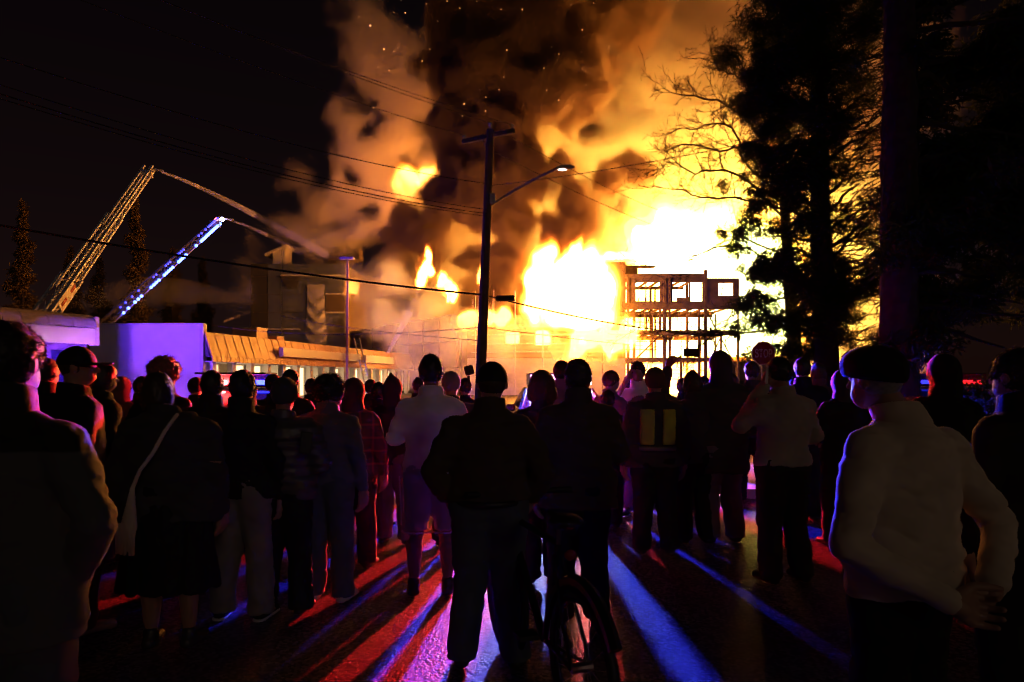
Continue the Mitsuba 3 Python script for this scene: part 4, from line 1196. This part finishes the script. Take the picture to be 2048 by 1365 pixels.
        m = crease(crease(crumple(m, .036 * fold, [5, 5, 8], seed), .009 * fold, [4, 4, 9], seed), .007, [8, 8, 15], seed + 2)
        jk = part(k, 'jacket' if sleeves is True else 'shirt' if sleeves else 'waistcoat', place(m), top, True)
        if collar is None or collar < .86:
            c = field(lambda P: np.maximum(np.abs(cone(P, np.array([0, -.006, .82]) * U, np.array([0, -.006, .885]) * U + hd * .6, .050 * U, .043 * U)) - .006 * U, np.maximum(.825 * U - P[:, 2], P[:, 2] - (.866 + .010 * (seed % 3)) * U - hd[2] * .4 + .22 * P[:, 1])),
                      np.array([-.08, -.08, .81]) * U + np.minimum(hd, 0), np.array([.08, .08, .92]) * U + np.maximum(hd, 0), h * .7)
            part(jk, 'collar', place(crumple(c, .012, [9, 9, 9], seed)), top, True)
        if not sleeves or vest:
            pass
    # legs
    if legs and legs != 'skirt':
        zl = shorts or .0

        def legf(P):
            f = leg(P, (.013 if not shorts else .010) * U, 0, np.full(len(P), 9.), (.012 if not shorts else .010) * U, 1.0)
            f = smin(f, cone(P * flat, np.array([-.03 * b, 0, .535]) * U, np.array([.03 * b, 0, .535]) * U, .078 * b * U, .078 * b * U), .03)
            f = np.maximum(f, P[:, 2] - .585 * U)
            return np.maximum(f, (zl if shorts else .028) * U - P[:, 2])
        w = max(abs(stance[0]), abs(stance[1])) * U + .17 * U * b
        m = field(legf, [-w, -.16 * U, 0], [w, .19 * U, .60 * U], h)
        part(k, 'shorts' if shorts else 'trousers', place(crease(crumple(m, .03, [8, 8, 6], seed + 3), .010, [6, 6, 9], seed)), legs, True)
    if legs == 'skirt':
        m = field(lambda P: np.maximum(np.maximum(cone(P * flat, np.array([0, 0, .56]) * U, np.array([0, 0, .20]) * U, .088 * b * U, .115 * b * U), .215 * U - P[:, 2]), P[:, 2] - .6 * U), np.array([-.2, -.2, .2]) * U * [b, b, 1], np.array([.2, .2, .61]) * U * [b, b, 1], h)
        part(k, 'skirt', place(crease(crumple(m, .05, [11, 11, 2], seed), .02, [9, 9, 1.2], seed)), 'cloth_black', True)
    # shoes
    for i, s in enumerate((-1, 1)):
        an = np.array([s * (.058 + stance[i]), -.012, .045]) * U
        toe = an + np.array([s * .012, .095, -.028]) * U

        def shoef(P):
            f = smin(cone(P, an + np.array([0, -.018, -.022]) * U, toe, .025 * U, .020 * U), cone(P, an + np.array([0, 0, .012]) * U, an + np.array([0, .01, -.02]) * U, .026 * U, .026 * U), .02)
            return np.maximum(f, .012 - P[:, 2])
        sh = part(k, 'shoe', place(field(shoef, [min(an[0], toe[0]) - .07, an[1] - .1, 0], [max(an[0], toe[0]) + .07, toe[1] + .07, an[2] + .07], .010)), shoes, True)
        if sole:
            q = np.array([an + np.array([0, -.022, 0]) * U, toe])
            q[:, 2] = .009
            part(sh, 'sole', place(field(lambda P: np.maximum(cone(P * [1, 1, 1], q[0], q[1], .027 * U, .023 * U), np.abs(P[:, 2] - .009) - .0085), [min(q[:, 0]) - .07, q[0, 1] - .07, -.004], [max(q[:, 0]) + .07, q[1, 1] + .07, .03], .008)), 'm_sole', True)
    # hair or headwear
    kind, hm = hair

    def hairf(P):
        Q, f = skull(P, .0065 if kind in ('short', 'cap', 'beret') else .010)
        if kind == 'short':
            f = np.maximum(f, -(egg(Q, [0, .055, -.018], [.036, .03, .042]) * U)); f = np.maximum(f, (-.048 + np.clip(Q[:, 1] + .022, 0, .04) * 1.1 - Q[:, 2]) * U)
        elif kind == 'bob':
            f = smin(f, egg(Q, [0, -.012, -.02], [.056, .052, .055]) * U, .02); f = np.maximum(f, -(egg(Q, [0, .07, -.02], [.038, .045, .05]) * U)); f = np.maximum(f, (-.065 - Q[:, 2]) * U)
        elif kind == 'bigbob':
            f = smin(f - .010 * U, egg(Q, [0, -.012, -.02], [.072, .062, .062]) * U, .02); f = np.maximum(f, -(egg(Q, [0, .08, -.02], [.038, .045, .05]) * U)); f = np.maximum(f, (-.070 - Q[:, 2]) * U)
        elif kind == 'long':
            f = smin(f, cone(Q * [1, 1.5, 1], [0, -.02, 0], [0, -.035, -.11], .05, .055) * U, .03); f = np.maximum(f, -(egg(Q, [0, .07, -.03], [.036, .045, .06]) * U))
        elif kind == 'afro':
            f = egg(Q, [0, -.008, .022], [.066, .068, .064]) * U; f = np.maximum(f, -(egg(Q, [0, .07, -.03], [.034, .045, .045]) * U))
        elif kind == 'beanie':
            f = smin(f, egg(Q, [0, -.010, .030], [.050, .058, .052]) * U, .02); f = np.maximum(f, (-.016 - Q[:, 2] + .35 * Q[:, 1]) * U)
        elif kind == 'cap':
            f = np.maximum(egg(Q, [0, -.004, .014], [.052, .062, .060]) * U, (.002 - Q[:, 2] - .1 * Q[:, 1]) * U)
        elif kind == 'beret':
            f = smin(egg(Q, [0, .006, .034], [.062, .070, .044]) * U, egg(Q, [0, -.006, .014], [.056, .066, .044]) * U, .03); f = np.maximum(f, (.002 - Q[:, 2] + .12 * Q[:, 1]) * U)
        elif kind == 'hood':
            f = smin(egg(Q, [0, -.012, .004], [.058, .068, .072]) * U, cone(Q, [0, -.03, -.03], [0, -.02, -.085], .052, .06) * U, .03)
            f = np.maximum(f, -(egg(Q, [0, .075, -.01], [.036, .055, .055]) * U))
        elif kind == 'pointed':
            f = smin(egg(Q, [0, -.012, .004], [.054, .064, .068]) * U, cone(Q, [0, -.03, -.03], [0, -.02, -.085], .05, .058) * U, .03)
            f = smin(f, cone(Q, [0, -.02, .05], [.0, -.03, .095], .036, .006) * U, .02); f = np.maximum(f, -(egg(Q, [0, .075, -.01], [.036, .055, .055]) * U))
        return f
    if kind != 'bald':
        m = field(hairf, hc - np.array([.1, .12, .16]) * U, hc + np.array([.1, .12, .13]) * U, .007 if Y < 7 else .010)
        m = crumple(m, {'afro': .05, 'short': .020, 'bob': .022, 'long': .026, 'bigbob': .022}.get(kind, .010), [30, 30, 30] if kind in ('afro', 'short') else [22, 22, 9] if 'bob' in kind else [14, 14, 11], seed)
        if kind in ('short', 'bob', 'bigbob', 'long', 'afro') and Y < 9:
            m = tufts(m, 9000 if Y < 3.2 else 3200 if Y < 5.6 else 1200, {'short': .016, 'afro': .032}.get(kind, .024), seed, {'afro': .1, 'short': .6}.get(kind, 1.3), 1.0 if kind == 'afro' else .55)
        nm = {'short': 'hair', 'bob': 'hair', 'long': 'hair', 'bigbob': 'hair', 'afro': 'hair', 'hood': 'hood', 'pointed': 'hood', 'beret': 'cap', 'beanie': 'knit_hat', 'cap': 'cap'}[kind]
        hk = part(k, nm, place(m), hm, True)
        if kind == 'cap':
            br = field(lambda P: np.maximum(egg(headspace(P), [0, .062, .012], [.044, .05, .5]) * U, np.abs(headspace(P)[:, 2] - .014 + 3.2 * headspace(P)[:, 0] ** 2) * U - .005), hc + np.array([-.09, -.10, -.02]) * U, hc + np.array([.09, .13, .05]) * U, .007)
            part(hk, 'brim', place(br), hm, True)
        if kind in ('cap', 'beret', 'beanie'):
            def fringe(P):
                Q, f = skull(P, .004)
                return np.maximum(np.maximum(f, (-.046 + np.clip(Q[:, 1] + .02, 0, .05) * 1.0 - Q[:, 2]) * U), np.maximum((Q[:, 2] - .012) * U, (Q[:, 1] - .012) * U))
            part(k, 'hair', place(field(fringe, hc - np.array([.07, .08, .06]) * U, hc + np.array([.07, .05, .03]) * U, .009)), 'hair_grey' if kind == 'beret' else 'hair_brown', True)
    return k, U, J, place, hc, lambda q: np.array(q) * U


BK, CH, NV, BR, GR, OL, WH = ['cloth_' + c for c in ('black', 'charcoal', 'navy', 'brown', 'grey', 'olive', 'white')]
DN = 'cloth_denim'
# nearest row
p = person(16, 640, 2.25, 'large man cut by the left edge, black jacket turning grey below the shoulders', -4, ('hang', 'hip'), 1.22, 1.1, 'cloth_two_tone', DN, ('short', 'hair_black'), hem=.42, seed=2, fold=.8)
person(152, 690, 4.35, 'man in a baseball cap turned right, beside the man cut by the left edge', -38, ('pockets', 'pockets'), 1.12, 1.0, BK, 'cloth_brown', ('cap', BK), hem=.44, yaw_head=-32, seed=3, shoes='m_sole', stance=(.01, .01))
lady = person(338, 738, 4.1, 'woman in a dark cardigan and long skirt with bare calves and a pale shoulder bag', 3, ('hang', 'hang'), 1.55, 1.05, 'cloth_charcoal', 'skirt', ('bob', 'hair_brown'), hem=.46, head=(-.05, .02, -.01), seed=4, stance=(.0, .02), shoes='m_leather', fold=1.4)
p6 = person(484, 738, 4.6, 'man with cropped hair, dark jacket and grey trousers, beside the bag woman', -4, ('hang', 'hang'), 1.1, 1.0, BK, 'cloth_grey', ('short', 'hair_black'), seed=5, stance=(.02, .03), hem=.49, shoes=BK, sole=True)
person(568, 756, 4.7, 'person in a ribbed black puffer jacket and knit hat', -3, ('hang', 'front'), 1.12, 1.0, 'cloth_puffer', BK, ('beanie', CH), seed=6, puffer=True, stance=(.02, .02), hem=.50)
person(655, 746, 4.95, 'curly haired person in a slate jacket, with pale trainers', -10, ('front', 'hang'), 1.08, 1.0, 'cloth_slate', DN, ('afro', 'hair_black'), seed=7, shoes='m_sole', stance=(.0, .02), hem=.5, yaw_head=-35, head=(0, .02, -.012))
person(708, 754, 5.85, 'person with a hood in a red checked overshirt', -8, ('front', 'hang'), 1.05, 1.0, 'cloth_plaid', BK, ('hood', BK), seed=8, stance=(.0, .02), hem=.45)
wm = person(862, 708, 5.1, 'tall man in a white shirt and grey shorts with pale piping, bare calves', 4, ('crossed', 'crossed'), 1.02, 1.0, WH, 'cloth_teal', ('short', 'hair_black'), seed=9, shorts=.265, stance=(.012, .012), hem=.5, sleeves=.35, skin='skin_tan')
capman = person(978, 720, 3.83, 'broad man in a dark cap and brown jacket before the utility pole', -2, ('pockets', 'pockets'), 1.26, 1.06, BR, DN, ('cap', BK), seed=10, hem=.545, stance=(.03, .03), fold=1.2, head=(.01, .0, 0))
person(1156, 716, 4.5, 'man with short hair in a dark coat standing behind the bicycle', 2, ('hang', 'front'), 1.22, 1.0, 'cloth_brown', BK, ('short', 'hair_brown'), seed=11, hem=.44, stance=(.01, .01))
hv = person(1310, 736, 6.3, 'person in a reflective safety vest with two yellow green panels on the back', 0, ('hang', 'hang'), 1.3, 1.0, CH, BK, ('beanie', BR), seed=12, stance=(.02, .02), hem=.47)
person(1386, 742, 6.7, 'person holding one arm up with a phone against the brightest flames', 6, ('high', 'front'), 1.0, 1.0, CH, BK, ('bob', 'hair_brown'), seed=13, stance=(.0, .02))
person(1440, 700, 6.75, 'tall hooded person in a long dark coat in front of the burning frame', 4, ('pockets', 'pockets'), 1.25, 1.05, CH, 'cloth_purple', ('hood', CH), seed=14, hem=.36, stance=(.0, .02), fold=1.3)
ph = person(1566, 712, 5.4, 'man in a grey jacket and black trousers holding a phone to his ear', 14, ('ear', 'front'), 1.2, 1.0, OL, BK, ('short', 'hair_black'), seed=15, stance=(.01, .03), hem=.52, head=(-.01, .01, 0), shoes=BK)
old = person(1806, 690, 2.62, 'elderly man in a dark cap and pale jacket, hands clasped behind', 20, ('behind', 'behind'), 1.26, 1.16, 'cloth_tan', BK, ('beret', BK), seed=16, hem=.46, head=(-.052, .02, .0), skin='skin_pale', fold=.9, hand_dir={0: ((.92, -.12, -.30), (-.05, -1, .25)), 1: ((-.75, .1, -.55), (0, 1, 0))},
             elbows=(((.195, -.05, .585), (.06, -.155, .487)), ((.225, -.045, .600), (.095, -.125, .495))), res=.011, yaw_head=8, hands=(True, True))
# second row
person(92, 716, 5.9, 'dark haired person whose head shows between the large man and the bearded man', -10, ('pockets', 'pockets'), 1.05, 1.0, BK, BK, ('short', 'hair_black'), seed=17)
person(205, 726, 6.0, 'dark haired person with a red lit cheek, right of the bearded man', -35, ('pockets', 'pockets'), 1.0, 1.0, BK, DN, ('bob', 'hair_black'), seed=18, yaw_head=-20)
person(328, 716, 5.6, 'person with bushy auburn hair behind the woman with the pale bag', -12, ('pockets', 'hang'), 1.1, 1.0, BK, BK, ('afro', 'hair_auburn'), seed=19)
person(424, 740, 5.4, 'dark headed person left of the red flashing lamp', -2, ('pockets', 'pockets'), 1.1, 1.0, BK, BK, ('short', 'hair_black'), seed=20)
person(581, 738, 7.0, 'person in black, head showing behind the puffer jacket wearer', 0, ('pockets', 'pockets'), 1.0, 1.0, BK, BK, ('short', 'hair_black'), seed=21)
person(787, 742, 6.7, 'person with a tall pointed dark hood left of the man in the white shirt', -14, ('front', 'front'), 1.0, 1.0, BK, 'cloth_purple', ('pointed', BK), seed=22, hat_h=.06, stance=(.0, .03), yaw_head=-18)
person(757, 764, 7.4, 'shorter person with the head lowered behind the pointed hood', -20, ('phone', 'phone'), 1.0, 1.0, BK, BK, ('short', 'hair_black'), seed=23)
cam = person(902, 744, 6.6, 'person in a grey knit cap holding up a camera beside the utility pole', -12, ('front', 'raise'), 1.15, 1.0, CH, BK, ('beanie', GR), seed=24, elbows=(None, ((.16, .11, .80), (.20, .20, .905))))
person(1084, 744, 5.4, 'person with pink rimmed bobbed hair, right of the broad capped man', 3, ('pockets', 'pockets'), 1.15, 1.0, BK, BK, ('bigbob', 'hair_brown'), seed=25)
person(1123, 720, 7.4, 'person whose head shows just left of the short haired man behind the bicycle', 0, ('pockets', 'phone'), 1.0, 1.0, 'cloth_purple', BK, ('short', 'hair_black'), seed=26)
person(1221, 740, 8.0, 'slim person with a pink rimmed head turned to the right', -50, ('hang', 'front'), .95, 1.0, 'cloth_purple', DN, ('short', 'hair_brown'), seed=27, yaw_head=-20, stance=(.03, .0))
person(1216, 780, 7.4, 'short dark haired child in front of the pink rimmed head', -5, ('pockets', 'pockets'), 1.0, 1.0, BK, BK, ('short', 'hair_black'), seed=28)
pt_ = person(1276, 722, 8.2, 'man in a pale T-shirt with a red print, near the vest wearer', 165, ('phone', 'ear'), 1.0, 1.0, WH, DN, ('short', 'hair_brown'), seed=29, sleeves=.3)
person(1503, 722, 8.8, 'slim person with violet edged legs left of the man on the phone', -8, ('front', 'front'), .98, 1.0, CH, BK, ('short', 'hair_brown'), seed=30, stance=(.03, .05), yaw_head=20)
person(1605, 714, 7.8, 'dark haired person close behind the right shoulder of the man on the phone', -6, ('pockets', 'pockets'), 1.05, 1.0, BK, BK, ('short', 'hair_black'), seed=31)
person(1637, 726, 9.2, 'person standing farther back under the large evergreen', 0, ('pockets', 'pockets'), 1.0, 1.0, 'cloth_rust', BK, ('bob', 'hair_brown'), seed=32)
person(1684, 738, 6.6, 'person with red edged sleeves left of the elderly man', 12, ('front', 'phone'), 1.1, 1.0, BK, BK, ('hood', CH), seed=33, stance=(.02, .02))
person(1886, 706, 4.9, 'hooded person holding up one hand, just right of the elderly man', 8, ('raise', 'pockets'), 1.08, 1.0, BK, BK, ('hood', BK), seed=34, elbows=(((.15, .09, .66), (.075, .13, .765)), None))
person(2036, 694, 3.1, 'person in dark clothes at the right edge, cut by the frame', 20, ('hang', 'hang'), 1.12, 1.0, BK, BK, ('short', 'hair_black'), seed=35, hem=.45)
person(243, 752, 7.4, 'short person farther back between the bearded man and the woman with the bag', -8, ('pockets', 'pockets'), 1.0, 1.0, 'cloth_rust', BK, ('hood', 'cloth_rust'), seed=36)

for i, (u, v, Y, mt, hr) in enumerate([(1258, 750, 9.6, BK, 'short'), (1322, 748, 9.2, CH, 'beanie'), (1408, 752, 9.4, BK, 'short'), (1462, 746, 10.2, BR, 'hood'), (1548, 750, 9.5, BK, 'beanie'), (1588, 752, 10.4, CH, 'short'), (1655, 748, 9.6, BK, 'hood'), (1722, 750, 8.6, BK, 'short'),
                                       (548, 750, 8.2, BK, 'beanie'), (622, 756, 8.6, BK, 'short'), (676, 758, 9.0, CH, 'hood'), (836, 754, 9.4, BK, 'short'), (392, 756, 8.2, BK, 'beanie'), (284, 752, 7.6, BK, 'short'), (166, 752, 8.0, BK, 'hood'), (742, 760, 9.8, BK, 'beanie'), (1368, 754, 8.4, BK, 'short'), (930, 756, 8.8, BK, 'short'), (496, 758, 7.2, BK, 'hood')]):
    person(u, v, Y, 'dark figure deep in the crowd, hidden but for the top of the head', R.uniform(-15, 15), ('pockets', 'pockets'), R.uniform(1.1, 1.3), 1.0, mt, BK, (hr, 'hair_black' if hr == 'short' else mt), seed=40 + i, group='figures deep in the crowd', hem=R.uniform(.38, .5), res=.026, yaw_head=R.uniform(-40, 40))

# details worn or held
hk, U, J, place, hc, S = hv
for s in (-1, 1):
    m = field(lambda P: np.maximum(np.maximum(np.abs(P[:, 0] - s * .058 * U) - .036 * U, np.abs(P[:, 2] - .69 * U) - .095 * U), np.maximum(cone(P * [1, 1 / .70, 1], S([0, 0, .72]), S([0, .012, .58]), .162 * U, .152 * U), P[:, 1])), S([-.14, -.18, .58]), S([.14, .02, .80]), .015)
    part(hk, 'vest_panel', place(m), 'cloth_hivis', True)
m = field(lambda P: np.maximum(np.maximum(np.abs(P[:, 0]) - .10 * U, np.abs(P[:, 2] - .575 * U) - .011 * U), np.maximum(cone(P * [1, 1 / .70, 1], S([0, 0, .72]), S([0, .012, .5]), .160 * U, .156 * U), P[:, 1])), S([-.14, -.18, .54]), S([.14, .02, .61]), .012)
part(hk, 'vest_band', place(m), 'cloth_grey', True)
hk, U, J, place, hc, S = wm
for s in (-1, 1):
    part(hk, 'piping', place(tube([S([s * .128, -.03, .5]), S([s * .122, -.045, .40]), S([s * .118, -.05, .30])], .006, 5)), 'm_sign_white')
    k_ = np.arange(15) / 14 * math.pi
    part(hk, 'hem_piping', place(tube([S([s * .058, -.004, .268]) + np.array([math.cos(a) * .062 * U, -math.sin(a) * .060 * U, 0]) for a in k_], .007, 5)), 'm_sign_white')
hk, U, J, place, hc, S = pt_
part(hk + '__shirt', 'print', place(ball(S([0.0, .082, .72]), S([.035, .01, .035]), 2)), 'm_sign_red', label='red print on the chest')
hk, U, J, place, hc, S = capman
part(hk, 'belt', place(ring(S([0, .0, .545]), .105 * U, .016, [0, 0, 1])), 'm_leather')

# the pale shoulder bag
hk, U, J, place, hc, S = lady
bg = thing('shoulder_bag', 'pale fringed bag hanging at the left hip of the woman in the skirt', 'bag')
k = [S([.055, -.06, .845]), S([.045, -.135, .79]), S([.02, -.165, .72]), S([-.02, -.175, .66]), S([-.045, -.172, .60])]
part(bg, 'strap', place(tube(k, .011, 6)), 'cloth_cream')
part(bg, 'pouch', place(field(lambda P: cone(P * [1, 1.5, 1], S([-.045, -.172 * 1.5, .605]), S([-.055, -.176 * 1.5, .47]), .012, .046), S([-.12, -.22, .42]), S([.01, -.12, .63]), .008)), 'cloth_cream', True)
for i in range(13):
    x = -.083 + i * .0046
    part(bg, 'fringe', place(tube([S([x, -.185 + .004 * math.sin(i * 2.), .485]), S([x - .004, -.192, .44]), S([x - .006 + .006 * math.sin(i), -.186, .385 + .008 * math.sin(i * 3)])], .0085, 4)), 'cloth_cream')


def slab(base, label, cat_, c, s, rot, tilt, matn, scr=None):
    k = thing(base, label, cat_)
    v = rounded(-s[0] / 2, s[0] / 2, -s[1] / 2, s[1] / 2, -s[2] / 2, s[2] / 2, min(s) * .3)
    ct, sn_ = math.cos(tilt), math.sin(tilt)
    Rm = np.array([[ct, 0, -sn_], [0, 1, 0], [sn_, 0, ct]])
    f = lambda m: moved((m[0] @ Rm, m[1]), c, rot)
    part(k, 'case', f(v), matn)
    part(k, 'screen', f(box([0, -s[1] / 2 - .001, 0], [s[0] * .88, .003, s[2] * .88])), scr or 'm_glass_dark')
    return k, f


hp = ph[3]((np.array([ph[4] + ph[5]([-.052, .005, -.01])]), None))[0][0]
slab('phone', 'pale phone held to the ear of the man in the grey jacket', 'phone', hp, [.075, .012, .15], .9, .4, 'm_sign_white', 'm_sign_white')
c = at(1383, 706, 6.55)
slab('phone', 'phone raised in front of the brightest flames', 'phone', c, [.15, .012, .078], 0, .05, 'm_paint_black')
ck, f = slab('video_camera', 'small square camera monitor held above the heads beside the utility pole', 'camera', at(938, 741, 6.5), [.085, .035, .09], .2, -.25, 'm_paint_black')
part(ck, 'grip', tube([at(937, 752, 6.5), at(938, 775, 6.5)], .012, 8), 'm_paint_black')
c = at(612, 886, 4.45)
slab('phone', 'dark phone in the hand of the puffer jacket wearer', 'phone', c, [.075, .012, .14], .3, .1, 'm_paint_black')

# bicycle, seen from behind and a little from the side
bk = thing('bicycle', 'black bicycle seen from behind, held in front of the short haired man', 'bicycle')
bpos, brot = np.array([.305, 3.0, 0]), .33
BM = lambda m: moved(m, bpos, brot)
wr_ = .335
for y in (0, 1.04):
    w = part(bk, 'wheel', BM(ring([0, y, wr_], wr_ - .022, .024, [1, 0, 0], 40, 8)), 'm_rubber', True)
    part(w, 'rim', BM(ring([0, y, wr_], wr_ - .052, .010, [1, 0, 0], 36, 6)), 'm_paint_black', True)
    part(w, 'hub', BM(tube([[-.05, y, wr_], [.05, y, wr_]], .022, 10)), 'm_chrome')
    for i in range(20):
        a = i * 2 * math.pi / 20
        part(w, 'spoke', BM(tube([[.03 * (-1) ** i, y, wr_], [0, y + math.cos(a) * (wr_ - .055), wr_ + math.sin(a) * (wr_ - .055)]], .0016, 3)), 'm_steel')
bb, seat, hdt = [0, .44, .30], [0, .26, .82], [0, .86, .82]
for a, b_2, r in ((bb, seat, .017), (seat, hdt, .017), (bb, [0, .88, .70], .021), (bb, [.05, 0, wr_], .010), (bb, [-.05, 0, wr_], .010), ([.02, .28, .76], [.05, 0, wr_], .009), ([-.02, .28, .76], [-.05, 0, wr_], .009),
                  (hdt, [0, .90, .66], .022), ([.045, .9, .66], [.05, 1.04, wr_], .012), ([-.045, .9, .66], [-.05, 1.04, wr_], .012)):
    part(bk, 'frame_tube', BM(tube([a, b_2], r, 8)), 'm_paint_black', True)
part(bk, 'saddle', BM(field(lambda P: smin(cone(P, np.array([0, .16, .945]), np.array([0, .36, .945]), .07, .022), cone(P, np.array([-.03, .17, .945]), np.array([.03, .17, .945]), .06, .06), .03) + np.abs(P[:, 2] - .945) * .9, [-.14, .05, .88], [.14, .42, 1.01], .012)), 'm_leather', True)
part(bk, 'seat_post', BM(tube([seat, [0, .24, .93]], .014, 8)), 'm_chrome')
part(bk, 'handlebar', BM(tube([[-.30, .80, .98], [-.12, .86, .97], [0, .87, .96], [.12, .86, .97], [.30, .80, .98]], .013, 8)), 'm_paint_black', 40)
part(bk, 'stem', BM(tube([hdt, [0, .87, .96]], .016, 8)), 'm_paint_black')
for s in (-1, 1):
    part(bk, 'grip', BM(tube([[s * .20, .835, .976], [s * .31, .797, .98]], .018, 8)), 'm_rubber')
    cr = part(bk, 'crank', BM(tube([[s * .07, .44, .30], [s * .09, .44 + s * .12, .30 - s * .08]], .011, 6)), 'm_chrome')
    part(cr, 'pedal', BM(box([s * .14, .44 + s * .12, .30 - s * .08], [.10, .09, .022])), 'm_rubber')
part(bk, 'chain_ring', BM(ring([.06, .44, .30], .09, .007, [1, 0, 0], 24, 5)), 'm_chrome', True)
part(bk, 'mudguard', BM(tube([[0, math.cos(a) * .37, wr_ + math.sin(a) * .37] for a in np.linspace(.3, 2.6, 14)], .03, 6)), 'm_paint_black', 40)
part(bk, 'tail_light', BM(ball([0, .12, .80], [.03, .02, .025], 2)), 'm_sign_red')
